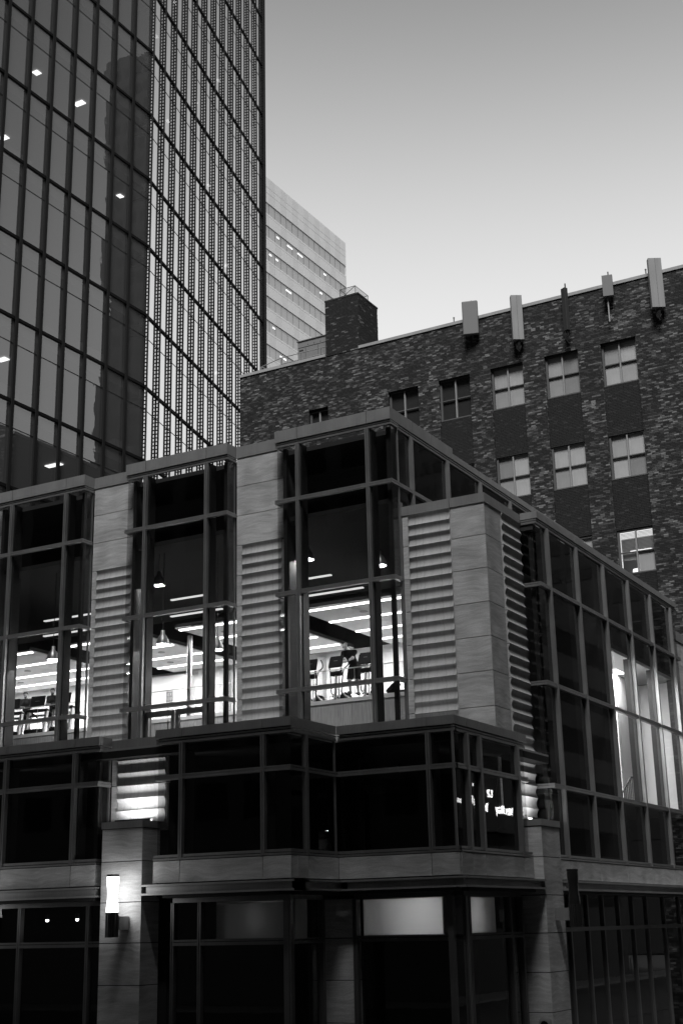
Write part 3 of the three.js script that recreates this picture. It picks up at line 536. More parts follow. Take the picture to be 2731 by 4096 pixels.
const nrm = v => { const l = Math.hypot(...v); return v.map(q => q / l); }, cross = (a, b) => [a[1] * b[2] - a[2] * b[1], a[2] * b[0] - a[0] * b[2], a[0] * b[1] - a[1] * b[0]];
function poseHead(J, face, tilt = 0) { J.face = nrm(face); J.hside = nrm(cross([tilt, 1, 0], J.face)); J.hup = nrm(cross(J.face, J.hside)); return J; }
// standing on the pedals, leaning forward over the console and looking down
person('man in black T-shirt, shorts and headphones leaning over an elliptical trainer', poseHead({
  hipc: [0.06, 0.98, -0.16], waist: [0.03, 1.16, -0.08], chest: [-0.02, 1.37, 0.04], neck: [-0.08, 1.55, 0.12], hipL: [-0.05, 0.93, -0.17], hipR: [0.17, 0.93, -0.17],
  shL: [-0.24, 1.47, 0.07], shR: [0.16, 1.48, 0.07], elL: [-0.31, 1.23, 0.17], elR: [0.14, 1.24, 0.22], wrL: [-0.16, 1.2, 0.34], wrR: [-0.03, 1.12, 0.34], hdL: [-0.1, 1.2, 0.38], hdR: [-0.1, 1.1, 0.38],
  knL: [-0.08, 0.55, -0.02], knR: [0.17, 0.52, -0.1], anL: [-0.1, 0.14, -0.1], anR: [0.16, 0.1, -0.22], head: [-0.12, 1.68, 0.19], toe: [0, 0, 0.2] },
  [-0.12, -0.55, 0.8], -0.12), -22.4, -40.72, 0.12, { y: FY + 0.3, sleeve: 0.62, hair: 0.004, hairM: G(0.16), line: 1.4, phones: true });
const runner = (dx) => poseHead({ hipc: [0, 0.95, -0.06], waist: [0, 1.12, -0.04], chest: [0, 1.33, 0], neck: [0, 1.53, 0.03], hipL: [-0.1, 0.9, -0.06], hipR: [0.1, 0.9, -0.06],
  shL: [-0.2, 1.45, 0], shR: [0.2, 1.45, 0], elL: [-0.24, 1.18, 0.06], elR: [0.24, 1.18, 0.06], wrL: [-0.1, 1.12, 0.27], wrR: [0.12, 1.12, 0.27], hdL: [-0.05, 1.13, 0.32], hdR: [0.06, 1.13, 0.33],
  knL: [-0.1, 0.5, 0.08], knR: [0.1, 0.5, -0.06], anL: [-0.1, 0.09, 0.1], anR: [0.1, 0.14, -0.3], head: [dx, 1.68, 0.08] }, [dx * 2, -0.4, 0.9]);
person('leftmost man with dark hair and dark sweater on a treadmill, looking down', runner(0.0), -37.62, -41.15, 0.25, { y: FY + 0.18, sleeve: 1.5, hair: 0.014, shirt: shirtG, beard: true, line: 0.7 });
person('man with dark beard on a treadmill, half hidden by the window mullion', runner(0.02), -36.22, -41.15, 0.1, { y: FY + 0.18, sleeve: 1.5, hair: 0.014, shirt: shirtG, beard: true, line: 0.7 });
// ---------- lit stair room behind the side bay ----------
{
  const h = part(gym, 'stair_room', [-16, 4, -49]);
  box(h, 'stair_floor', -18.1, -15.0, 3.9, 4.06, -54.9, -45.85, M.floor); box(h, 'stair_wall', -17.3, -17.12, 4.06, 9.6, -54.9, -45.2, M.white); box(h, 'stair_wall', -17.11, -15.0, 4.06, 9.29, -46.0, -45.86, M.white);
  box(h, 'stair_wall', -17.11, -15.0, 4.06, 9.29, -54.9, -54.7, M.white); box(h, 'stair_ceiling', -17.11, -15.0, 9.3, 9.42, -54.69, -46.01, M.ceiling);
  box(h, 'stair_pier', -17.11, -16.4, 4.06, 9.29, -52.6, -51.2, M.white);
  box(h, 'dark_partition', -18.1, -17.95, 1.7, 12.0, -45.2, -39.6, M.darkroom); box(h, 'dark_partition', -17.9, -14.96, 1.71, 12.05, -45.84, -45.2, M.darkroom);
  box(h, 'dark_floor', -17.9, -14.96, 3.75, 3.9, -45.19, -39.7, M.darkroom); box(h, 'dark_floor', -18.1, -15.2, 0.9, 1.7, -55, -39.7, M.darkroom); box(h, 'dark_ceiling', -18.1, -15.0, 9.43, 9.6, -55, -45.85, M.darkroom);
  box(h, 'dark_partition', -18.1, -17.95, 1.71, 3.89, -55, -45.2, M.darkroom);
  for (const [x, z] of [[-16.3, -47.9], [-16.3, -50.9]]) {
    const l = put(scene, 'ceiling_light', bgAt(-0.3, 0.3, 0, 0.03, -0.6, 0.6), M.panel, [x, 9.26, z]); tag(l, z > -49 ? 'square white ceiling light of the stair room, nearer the corner block' : 'square white ceiling light of the stair room, farther along the side street', 'lamp', 'stair room lights');
    const r = new THREE.RectAreaLight(0xffffff, 130, 0.6, 1.2); r.position.set(x, 9.25, z); r.lookAt(x, 5, z); scene.add(r);
  }
  const t = thing('stair_railing', 'dark metal stair railing with thin balusters behind the side glass', 'railing', [-15.6, 4.06, -49.5]);
  const pts = [[-15.5, 4.2, -47.9], [-15.5, 5.05, -49.4], [-15.5, 5.05, -51.1]];
  put(t, 'handrail', mergeGeometries([rod(pts[0], pts[1], 0.03), rod(pts[1], pts[2], 0.03)]), M.black, [0, 0, 0]);
  for (let i = 0; i < 15; i++) { const z = -48.05 - i * 0.21, y = z > -49.4 ? 4.2 + (-47.9 - z) / 1.5 * 0.85 : 5.05; box(t, 'baluster', -15.512, -15.488, 4.06, y, z - 0.012, z + 0.012, M.black); }
  const fe = thing('fire_extinguisher_box', 'grey wall box beside the foot of the stair railing', 'wall box', [-17, 5, -46.4]); box(fe, 'case', -17.11, -16.98, 4.7, 5.5, -46.7, -46.3, M.midgrey); box(fe, 'door', -16.979, -16.96, 4.74, 5.46, -46.67, -46.33, M.lightgrey);
}
// ---------- the dark brick building behind ----------
const brickB = thing('brick_building', 'dark brick building with paired sash windows behind the gym building', 'building', [-24, -4.2, -64]);
const BZ = -58, BL = 0.23, BH = 0.078;
const brickGeo = new THREE.BoxGeometry(1, 1, 1), brickM = new THREE.MeshStandardMaterial({ color: 0xffffff, roughness: 0.85 });
const tones = [0.012, 0.023, 0.038, 0.066, 0.12, 0.2].map(v => { const m = G(v, { roughness: 0.85 }); return m; });
const bnoise = vnoise(64, 64, 77), bnoise2 = vnoise(128, 128, 78);
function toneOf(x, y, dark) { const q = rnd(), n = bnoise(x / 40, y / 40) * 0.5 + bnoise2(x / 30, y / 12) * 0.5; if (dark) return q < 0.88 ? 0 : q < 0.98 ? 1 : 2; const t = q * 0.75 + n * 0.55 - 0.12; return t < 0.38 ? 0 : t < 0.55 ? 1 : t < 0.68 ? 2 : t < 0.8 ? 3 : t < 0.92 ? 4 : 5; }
// lay bricks in a rectangle of a wall (u along the wall); skip() leaves openings
function lay(list, f, u0, u1, y0, y1, n, skip, dark, pick) {
  let row = 0;
  for (let y = y0; y < y1 - 0.01; y += BH, row++) {
    const h = Math.min(BH - 0.013, y1 - y - 0.004); if (h < 0.02) continue;
    let u = u0 - (row % 2 ? BL * 0.5 : 0) - (row % 6 === 3 ? BL * 0.25 : 0);
    while (u < u1) {
      const hdr = rnd() < 0.08; const len = hdr ? BL * 0.5 : BL; const a = Math.max(u, u0), b = Math.min(u + len, u1); u += len; if (b - a < 0.05) continue;
      if (skip && skip((a + b) / 2, y + h / 2)) continue;
      const w = b - a - 0.012, p = fx(f, (a + b) / 2, n + rr(-0.004, 0.004)), c = toneOf((a + b) / 2, y, dark && dark((a + b) / 2, y));
      list.push([p[0], y + h / 2, p[1], f.s ? 0.05 : w, h, f.s ? w : 0.05, c, pick ? pick((a + b) / 2, y) : 0]);
    }
  }
}
const wcols = [[-29.35, -27.63], [-26.48, -24.76], [-23.64, -21.92], [-20.8, -19.08], [-17.95, -16.23]], wrows = [[24.15, 26.35], [19.5, 21.67], [14.95, 17.03], [10.3, 12.4]];
{
  const wall = part(brickB, 'wall', [-24, 8, BZ]), L = [];
  const inCol = x => wcols.some(([a, b]) => x > a && x < b), small = (x, y) => x > -34.12 && x < -32.94 && y > 24.6 && y < 26.27;
  const pick = (x, y) => x > -16.25 && x < -13.2 && y > 12.2 && y < 16.2 ? 1 : 0;
  lay(L, front(BZ), -38.5, -13.1, 26.35, 29.2, -0.025, null, null, null);
  const pe = [-38.5, ...wcols.flat(), -13.1];
  for (let i = 0; i < pe.length; i += 2) { if (i) { lay(L, front(BZ), pe[i], pe[i + 1], i > 8 ? -4.2 : 9.46, 26.35, -0.025, null, null, pick); continue; }
    lay(L, front(BZ), -38.5, -34.12, 9.46, 26.35, -0.025); lay(L, front(BZ), -32.94, pe[1], 9.46, 26.35, -0.025); lay(L, front(BZ), -34.12, -32.94, 9.46, 24.6, -0.025); }
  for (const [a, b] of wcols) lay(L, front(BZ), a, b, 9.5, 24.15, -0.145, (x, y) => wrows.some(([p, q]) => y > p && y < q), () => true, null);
  for (const [a, b] of wcols) for (const s of [0]) { lay(L, side(a), 58.0, 58.14, 9.5, 26.35, -0.02, null, null, null); }
  lay(L, side(-13.1), 58, 66, -4.2, 29.2, -0.025, null, null, null);
  for (const [a, b, c, d] of [[-38.46, -18, -4.2, 29.2], [-16.2, -13.16, -4.2, 29.2], [-18, -16.2, -4.2, 14.9], [-18, -16.2, 17.1, 29.2]]) box(wall, 'mortar_bed', a, b, c, d, BZ - 0.42, BZ - 0.3, G(0.018)); // behind the window columns
  // mortar faces: piers between the window columns and the field above
  const gs = []; let x0 = -38.46; for (const [a, b] of [...wcols, [-13.16, 0]]) { if (x0 === -38.46) { gs.push(bgAt(x0, -34.12, -4.2, 26.35, BZ - 0.299, BZ - 0.04), bgAt(-32.94, a, -4.2, 26.35, BZ - 0.299, BZ - 0.04), bgAt(-34.12, -32.94, -4.2, 24.6, BZ - 0.299, BZ - 0.04)); } else gs.push(bgAt(x0, a, -4.2, 26.35, BZ - 0.299, BZ - 0.04)); x0 = b; }
  gs.push(bgAt(-38.46, -13.16, 26.351, 29.2, BZ - 0.299, BZ - 0.04));
  for (const [a, b] of wcols) { const ys = [-4.2, ...wrows.slice().reverse().flat()]; for (let i = 0; i < ys.length - 1; i += 2) gs.push(bgAt(a + 0.001, b - 0.001, ys[i], ys[i + 1], BZ - 0.298, BZ - 0.16)); }
  put(wall, 'mortar', merged(gs, wall), G(0.018), org.get(wall));
  const one = L.filter(b => b[7]).sort((a, b) => b[0] - a[0]).slice(0, 296); const set = new Set(one);
  for (const b of one) { const m = put(wall, 'brick', bg(+b[3].toFixed(2), +b[4].toFixed(3), +b[5].toFixed(2)), tones[b[6]], b.slice(0, 3)); }
  const rest = L.filter(b => !set.has(b));
  const im = new THREE.InstancedMesh(brickGeo, brickM, rest.length); im.name = 'brickwork'; im.userData.kind = 'stuff'; im.castShadow = im.receiveShadow = true; place(im, wall, [0, 0, 0]);
  const mm = new THREE.Matrix4(), col = new THREE.Color();
  rest.forEach((b, i) => { mm.makeScale(b[3], b[4], b[5]).setPosition(b[0], b[1], b[2]); im.setMatrixAt(i, mm); const v = [0.012, 0.023, 0.038, 0.066, 0.12, 0.2][b[6]] * rr(0.9, 1.1); im.setColorAt(i, col.setRGB(v, v, v)); });
  box(brickB, 'coping', -38.56, -33.03, 29.2, 29.36, BZ - 0.5, BZ + 0.05, M.coping, 3); box(brickB, 'coping', -31.0, -13.05, 29.2, 29.36, BZ - 0.5, BZ + 0.05, M.coping, 7);
  box(brickB, 'end_wall', -38.46, -38.2, -4.2, 29.2, BZ - 20, BZ - 0.43, G(0.04)); box(brickB, 'flat_roof', -38.4, -13.2, 28.6, 28.8, BZ - 20, BZ - 0.5, M.backing); box(brickB, 'end_wall', -13.4, -13.16, -4.2, 29.2, BZ - 20, BZ - 0.43, G(0.04)); box(brickB, 'coping', -38.56, -38.1, 29.2, 29.36, BZ - 20, BZ - 0.51, M.coping, 2);
  // chimney with its own brick faces
  const ch = part(brickB, 'chimney', [-32, 29, BZ - 1.1]), C = [];
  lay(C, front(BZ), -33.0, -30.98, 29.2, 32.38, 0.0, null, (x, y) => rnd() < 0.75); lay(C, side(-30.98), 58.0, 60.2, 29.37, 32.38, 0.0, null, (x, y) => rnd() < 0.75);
  box(ch, 'chimney_core', -32.99, -31.0, 28.8, 32.38, BZ - 2.2, BZ - 0.015, G(0.018)); box(ch, 'chimney_cap', -33.02, -30.94, 32.385, 32.47, BZ - 2.24, BZ + 0.04, M.backing);
  const ic = new THREE.InstancedMesh(brickGeo, brickM, C.length); ic.name = 'brickwork'; ic.userData.kind = 'stuff'; ic.castShadow = ic.receiveShadow = true; place(ic, ch, [0, 0, 0]);
  C.forEach((b, i) => { mm.makeScale(b[3], b[4], b[5]).setPosition(b[0], b[1], b[2]); ic.setMatrixAt(i, mm); const v = [0.012, 0.023, 0.038, 0.066, 0.12, 0.2][b[6]]; ic.setColorAt(i, col.setRGB(v, v, v)); });
  // windows
  const blind = [0.36, 0.46, 0.54, 0.64].map(v => G(v, { roughness: 0.6, map: metalTex }));
  const pglass = new THREE.MeshPhysicalMaterial({ color: 0xffffff, transmission: 1, thickness: 0, roughness: 0.02, ior: 1.5 });
  const frameM = G(0.1, { roughness: 0.5 }), postM = G(0.3, { roughness: 0.5 });
  const win = (a, b, y0, y1, kind) => {
    const w = part(brickB, 'window', [(a + b) / 2, y0, BZ - 0.2]), f = front(BZ - 0.2), mid = (a + b) / 2, hy = (y0 + y1) / 2;
    fmerge(w, 'frame', [fgeo(f, a + 0.002, a + 0.1, y0 + 0.06, y1, -0.06, 0.03), fgeo(f, b - 0.07, b - 0.002, y0 + 0.06, y1, -0.06, 0.03), fgeo(f, a + 0.1, b - 0.07, y1 - 0.07, y1 - 0.002, -0.06, 0.03)], frameM);
    fmerge(w, 'centre_post', [fgeo(f, mid - 0.03, mid + 0.035, y0 + 0.06, y1 - 0.07, -0.06, 0.05)], postM);
    fbox(w, f, 'sill', a + 0.002, b - 0.002, y0 + 0.002, y0 + 0.06, -0.06, 0.09, frameM);
    for (const [p, q] of [[a + 0.1, mid - 0.03], [mid + 0.035, b - 0.07]]) {
      fbox(w, f, 'meeting_rail', p, q, hy - 0.03, hy + 0.02, -0.05, 0.02, frameM);
      for (const [c, d] of [[y0 + 0.06, hy - 0.03], [hy + 0.02, y1 - 0.07]]) {
        fpane(w, f, 'pane', p, q, c, d, -0.03, pglass);
        if (kind !== 'dark' && kind !== 'lit') fpane(w, f, 'blind', p, q, c, d, -0.07, blind[Math.floor(rnd() * 4)]);
      }
      if (kind === 'lit') { for (let i = 0; i < 22; i++) { const y = y1 - 0.12 - i * 0.06; if (p < mid - 0.1 ? y > y0 + 0.5 : y > hy) { const s = fbox(w, f, 'blind_slat', p, q, y, y + 0.006, -0.14, -0.09, blind[2]); s.rotation.x = 0.6; } }
        if (p > mid) fpane(w, f, 'blind', p, q, y0 + 0.06, hy - 0.03, -0.07, blind[2]); }
    }
    if (kind === 'dark') fpane(w, f, 'room_back', a + 0.1, b - 0.07, y0 + 0.06, y1 - 0.07, -0.09, M.darkroom);
    if (kind === 'lit') {
      fbox(w, f, 'room_wall', a - 0.6, b + 0.6, y0 - 0.3, y1 + 0.3, -2.6, -2.5, G(0.3));
      const l = put(scene, 'table_lamp', new THREE.CylinderGeometry(0.16, 0.19, 0.26, 20), glow(1.5), [mid - 0.22, y0 + 0.18, BZ - 0.6]); tag(l, 'glowing white lamp shade low in the lit brick building window', 'lamp');
      const k = new THREE.PointLight(0xffffff, 2); k.position.set(mid - 0.22, y0 + 0.5, BZ - 0.6); k.castShadow = true; scene.add(k);
      const c = put(scene, 'ceiling_light', bgAt(-0.5, 0.5, 0, 0.03, -0.08, 0.08), glow(2.5), [mid - 0.1, y1 - 0.75, BZ - 1.2]); tag(c, 'bright ceiling tube seen through the blinds of the lit brick window', 'lamp');
    }
  };
  const kinds = [['dark', 0, 0, 0], ['dark', 0, 0, 0], ['', '', 0, 0], ['', '', '', 0], ['', '', 'lit', 0]];
  wcols.forEach(([a, b], i) => wrows.forEach(([c, d], k) => win(a, b, c, d, kinds[i][k] || '')));
  win(-34.12, -32.94, 24.6, 26.27, 'dark');
}
// rooftop things
{
  const r = thing('roof_railing', 'thin pipe railing on the left roof edge of the brick building', 'railing', [-35.5, 29.36, BZ - 0.6]);
  const R = (a, b, q) => put(r, 'rail', rod(a, b, q || 0.025), M.cap, [0, 0, 0]);
  R([-37.5, 29.85, BZ - 0.6], [-36.18, 30.1, BZ - 0.6]); R([-36.18, 30.1, BZ - 0.6], [-33.05, 30.1, BZ - 0.6]); R([-37.4, 29.42, BZ - 0.6], [-36.18, 29.7, BZ - 0.6]); R([-36.18, 29.72, BZ - 0.6], [-33.05, 29.72, BZ - 0.6]); R([-37.5, 29.85, BZ - 0.6], [-36.7, 29.4, BZ - 0.6], 0.018); R([-37.5, 29.85, BZ - 0.6], [-37.5, 29.85, BZ - 5]); R([-37.5, 29.45, BZ - 0.6], [-37.5, 29.45, BZ - 5]);
  for (const x of [-37.5, -36.18, -34.98, -33.7]) box(r, 'post', x - 0.03, x + 0.03, 29.3, x < -37 ? 29.86 : 30.12, BZ - 0.64, BZ - 0.56, M.cap);
  const e = thing('rooftop_unit', 'grey sheet metal rooftop unit beside the brick chimney', 'roof unit', [-33.5, 28.8, BZ - 1.6]);
  box(e, 'casing', -35.35, -33.02, 28.8, 30.98, BZ - 2.8, BZ - 1.0, G(0.22, { roughness: 0.5 })); box(e, 'top_trim', -35.4, -32.99, 30.981, 31.02, BZ - 2.85, BZ - 0.95, G(0.2)); for (const x of [-34.85, -34.05]) box(e, 'panel_seam', x - 0.01, x + 0.01, 29.0, 30.6, BZ - 0.999, BZ - 0.99, G(0.05)); box(e, 'panel_seam', -35.35, -33.02, 30.6, 30.62, BZ - 0.999, BZ - 0.988, G(0.05)); box(e, 'name_plate', -35.25, -35.0, 30.4, 30.47, BZ - 0.999, BZ - 0.985, G(0.03));
  for (const x of [-34.7, -34.3, -33.9, -33.5]) box(e, 'bolt', x - 0.02, x + 0.02, 30.7, 30.74, BZ - 0.999, BZ - 0.985, G(0.06));
  const c = thing('chimney_cage', 'wire mesh cage on top of the brick chimney', 'cage', [-31.6, 32.47, BZ - 1]);
  const X0 = -32.2, X1 = -31.25, Z0 = BZ - 0.25, Z1 = BZ - 1.7, Y0 = 32.47, Y1 = 33.05, B = (a, b, q) => put(c, q ? 'mesh_wire' : 'cage_bar', rod(a, b, q || 0.016, 5), M.black, [0, 0, 0]);
  for (const y of [Y0 + 0.02, Y1]) { B([X0, y, Z0], [X1, y, Z0]); B([X0, y, Z1], [X1, y, Z1]); B([X0, y, Z0], [X0, y, Z1]); B([X1, y, Z0], [X1, y, Z1]); } for (const [x, z] of [[X0, Z0], [X1, Z0], [X0, Z1], [X1, Z1]]) B([x, Y0, z], [x, Y1, z]); B([X0, Y0, Z0], [X1, Y1, Z0]);
  for (let i = 1; i < 14; i++) { const z = Z0 + (Z1 - Z0) * i / 14; B([X1, Y0, z], [X1, Y1, z], 0.004); const x = X0 + (X1 - X0) * i / 14; B([x, Y0, Z0], [x, Y1, Z0], 0.004); B([x, Y1, Z0], [x, Y1, Z1], 0.004); } for (let i = 1; i < 7; i++) { const y = Y0 + (Y1 - Y0) * i / 7; B([X0, y, Z0], [X1, y, Z0], 0.004); B([X1, y, Z0], [X1, y, Z1], 0.004); }
  // antennas on the parapet; each hangs out before the brick face
  const ant = (x, w, y0, y1, d, turn, mat, label, o = {}) => {
    const t = thing('antenna_panel', label, 'antenna', [x, y0, BZ + 0.35], 'antennas along the brick parapet');
    const z = BZ + 0.35, g = new RoundedBoxGeometry(w, y1 - y0, d, 2, o.r || 0.015); const m = put(t, 'radome', g, mat, [x, (y0 + y1) / 2, z]); m.rotation.y = turn;
    if (o.seam) { const s = put(t, 'seam', bg(0.012, y1 - y0 - 0.02, 0.01), G(0.12), [x + Math.sin(turn) * (d / 2) + w * 0.02, (y0 + y1) / 2, z + Math.cos(turn) * (d / 2)]); s.rotation.y = turn; }
    put(t, 'mount_pipe', rod([0, -0.15, 0], [0, o.pipe || (y1 - y0 + 0.12), 0], 0.035), o.dark ? M.black : M.midgrey, [x, y0, z - d / 2 - 0.1]);
    put(t, 'bracket', mergeGeometries([bgAt(-0.04, 0.04, 0.25, 0.33, -0.36, 0), bgAt(-0.04, 0.04, 0.75, 0.83, -0.36, 0)]), M.black, [x, y0, z - d / 2]);
    if (o.cables) for (let i = 0; i < 5; i++) put(t, 'cable', tube([[-0.08 + i * 0.04, 0.02, 0], [-0.13 + i * 0.05, -0.25, 0.03], [-0.05 + i * 0.03, -0.5 - 0.05 * (i % 3), -0.02], [0.08 - i * 0.02, -0.3, -0.1], [0.05, 0.05, -0.12]], 0.014, 5), M.black, [x, y0, z]);
    return t;
  };
  const am = G(0.4, { roughness: 0.5, map: metalTex }), ad = G(0.17, { roughness: 0.55 });
  ant(-24.4, 0.8, 28.25, 30.1, 0.2, 0.3, ad, 'broad grey antenna panel, leftmost on the brick parapet', { r: 0.06 });
  ant(-21.92, 0.55, 27.35, 29.75, 0.28, 0.55, am, 'tall light grey antenna, second from the left, with cables below', { seam: 1, cables: 1 });
  ant(-19.4, 0.28, 27.25, 29.5, 0.2, -0.5, G(0.03), 'narrow black antenna in the middle of the brick parapet', { cables: 1, dark: 1, pipe: 2.6 });
  { const t = ant(-17.22, 0.5, 28.5, 29.6, 0.22, 0.25, ad, 'short grey antenna box on a long pipe, second from the right', { pipe: 1.4 }); put(t, 'lower_pipe', rod([0, -1.25, 0], [0, 0.05, 0], 0.035), M.lightgrey, [-17.3, 28.5, BZ + 0.25]); }
  ant(-14.9, 0.62, 27.3, 29.85, 0.28, 0.5, am, 'tall light grey antenna, rightmost on the brick parapet', { seam: 1, cables: 1 });
  for (const [x, L] of [[-25.72, 'thin vent pipe standing on the roof left of the broad antenna'], [-15.58, 'thin vent pipe standing on the roof left of the rightmost antenna']]) { const t = thing('vent_pipe', L, 'vent pipe', [x, 29.3, BZ - 0.6], 'roof vent pipes'); put(t, 'pipe', rod([0, 0, 0], [0, 0.6, 0], 0.035), M.midgrey, [x, 29.3, BZ - 0.6]); put(t, 'pipe_cap', new THREE.SphereGeometry(0.05, 10, 8), M.midgrey, [x, 29.9, BZ - 0.6]); }
  const g = thing('roof_drain_pipe', 'bent pale pipe on the low roof edge before the lit brick window', 'pipe', [-15.1, 12.69, -47]); put(g, 'pipe', tube([[0, 0, 0], [0, 0.32, 0], [-0.05, 0.42, 0], [-0.2, 0.44, 0]], 0.035, 8), M.lightgrey, [-15.15, 12.6, -45.2]);
}
// ---------- dark glass tower at the left ----------
{
  const SC = 1.2, CX = -38.9, CZ = -49.92, FH = 3.9, MOD = 1.54, Y0 = 37.7 - 9 * FH, T = thing('glass_tower', 'tall dark office tower with close vertical fins, at the left', 'building', [CX * SC, -4.2, CZ * SC]); T.scale.setScalar(SC);
  const tg = new THREE.MeshPhysicalMaterial({ color: new THREE.Color().setRGB(0.48, 0.48, 0.48), transmission: 1, thickness: 0, roughness: 0, ior: 2.15, metalness: 0.2, bumpMap: glassBump, bumpScale: 0.0006 });
  const tm = new THREE.MeshPhysicalMaterial({ color: new THREE.Color().setRGB(0.9, 0.9, 0.9), transmission: 1, thickness: 0, roughness: 0, ior: 2.3, metalness: 0.92 });
  const sp = new THREE.MeshPhysicalMaterial({ color: new THREE.Color().setRGB(0.05, 0.05, 0.05), roughness: 0.02, ior: 2.3 });
  const dk = v => new THREE.MeshPhysicalMaterial({ color: new THREE.Color().setRGB(v, v, v), roughness: 0.7, specularIntensity: 0.25 }), fm = dk(0.01), fl = dk(0.016);
  // one storey of a perforated fin
  const fin = (() => { const gs = []; for (const [a, b] of [[0.0, 0.045], [0.115, 0.165]]) gs.push(bgAt(a, b, 0, FH, -0.02, 0.02)); const N = 19; for (let i = 0; i < N; i++) { const y = i * FH / N; gs.push(bgAt(0.045, 0.115, y, y + 0.06, -0.018, 0.018)); } return mergeGeometries(gs); })();
  const flange = bgAt(0.165, 0.195, 0, FH, -0.045, 0.045), mul = mergeGeometries([bgAt(0, 0.1, 0, FH, -0.04, 0.04), bgAt(0.1, 0.14, 0, FH, -0.09, 0.09)]);
  const tr = bgAt(0, 0.07, -0.07, 0.07, -MOD / 2, MOD / 2), thin = bgAt(0.0, 0.012, -0.02, 0.02, -MOD / 2 + 0.04, MOD / 2 - 0.04);
  const paneV = new THREE.PlaneGeometry(MOD - 0.06, FH - 1.2 - 0.09), paneS = new THREE.PlaneGeometry(MOD - 0.06, 1.11); for (const g of [paneV, paneS]) { const uv = g.attributes.uv; for (let i = 0; i < uv.count; i++) uv.setXY(i, uv.getX(i) * 1.5, uv.getY(i) * 2.6); }
  const L = (parent, name, geo, mat, x, y, z, ry) => { const m = new THREE.Mesh(geo, mat); m.name = name; m.position.set(x, y, z); if (ry) m.rotation.y = ry; m.castShadow = m.receiveShadow = true; parent.add(m); return m; };
  const face = (name, n, sgn, kLo, kHi, fins, rot) => {
    const g = new THREE.Group(); g.name = name; g.rotation.y = rot; T.add(g);
    for (let k = kLo; k < kHi; k++) {
      const y = Y0 + k * FH + 3.5;
      for (let i = 0; i < n; i++) {
        const z = sgn * (i + 0.5) * MOD;
        const a = L(g, 'window_pane', paneV, fins ? tm : tg, 0, y + (FH - 1.2 - 0.09) / 2 + 0.07, z, Math.PI / 2), b = L(g, 'spandrel_pane', paneS, fins ? tm : tg, 0, y + FH - 1.2 + 0.555 + 0.02, z, Math.PI / 2);
        // panes never sit in quite the same plane
        a.rotation.x = b.rotation.x = 0; a.rotation.y += rr(-0.004, 0.004); b.rotation.y += rr(-0.004, 0.004);
        L(g, 'transom', tr, fm, 0, y, z); L(g, 'pane_joint', thin, M.black, 0, y + FH - 1.2, z);
      }
      for (let i = fins ? 0 : 1; i <= n; i++) { if (fins) { L(g, 'fin', fin, fm, 0, y, sgn * i * MOD); L(g, 'fin_edge', flange, fl, 0, y, sgn * i * MOD); } else L(g, 'mullion', mul, fl, 0, y, sgn * i * MOD); }
    }
    return g;
  };
  const A = face('street_face', 8, 1, 3, 12, false, 0); const Bf = face('finned_face', 12, -1, 4, 18, true, 13.83 * D2R);
  const yl = Y0 + 3.5;
  L(Bf, 'end_post', bgAt(-0.5, 0.17, yl + 4 * FH, yl + 18 * FH, -0.35, 0), fm, 0, 0, -12 * MOD - 0.01);
  // floors, ceilings and inner walls behind the glass
  const fl1 = G(0.14), ce = G(0.3), wa = G(0.22);
  for (let k = 3; k < 12; k++) { const y = Y0 + k * FH + 3.5; L(A, 'floor_slab', bgAt(-8, -0.25, -0.5, 0, 0.05, 12.2), fl1, 0, y + 0.0, 0); L(A, 'ceiling', bgAt(-8, -0.3, 0, 0.03, 0.05, 12.2), ce, 0, y + 2.9, 0);
    L(A, 'inner_wall', bgAt(-8.1, -8, 0, 3.3, 0.05, 12.2), wa, 0, y, 0); const zz = 1.5 + ((k * 5.3) % 8); L(A, 'inner_wall', bgAt(-8, -2.2, 0, 2.9, -0.05, 0.05), wa, 0, y, zz); L(A, 'cabinet', bgAt(-1.6, -0.8, 0, 1.1, -0.9, 0.9), G(0.35), 0, y, (zz + 4) % 11 + 0.8); L(A, 'desk', bgAt(-1.5, -0.5, 0, 0.75, -0.7, 0.7), G(0.2), 0, y, (zz + 7) % 11 + 0.8); }
  for (let k = 4; k < 18; k++) { const y = Y0 + k * FH + 3.5; L(Bf, 'floor_slab', bgAt(-8, -0.25, -0.5, 0, -18.3, -0.3), fl1, 0, y, 0); L(Bf, 'ceiling', bgAt(-8, -0.3, 0, 0.03, -18.3, -0.3), ce, 0, y + 2.9, 0); L(Bf, 'inner_wall', bgAt(-8.1, -8, 0, 3.3, -18.3, -0.3), wa, 0, y, 0); }
  L(A, 'core_wall', bgAt(-30, -8.2, 0, 66, -2, 14), M.darkroom, 0, 0.5, 0); L(Bf, 'core_wall', bgAt(-30, -8.2, 0, 72, -18.4, -2), M.darkroom, 0, 0.5, 0); L(A, 'lower_wall', bgAt(-8.15, 0, 0, 3 * FH + yl, 0.05, 12.3), M.backing, 0, 0, 0); L(Bf, 'lower_wall', bgAt(-8.15, -0.02, 0, 4 * FH + yl - 0.6, -18.4, -0.3), M.backing, 0, 0, 0); L(A, 'upper_wall', bgAt(-8.15, 0, 12 * FH + yl, 66.5, 0.05, 12.3), M.darkglass, 0, 0, 0);
  L(A, 'corner_wall', bgAt(-8, -7, 0, 66, 12.31, 12.6), M.darkroom, 0, 0.5, 0);
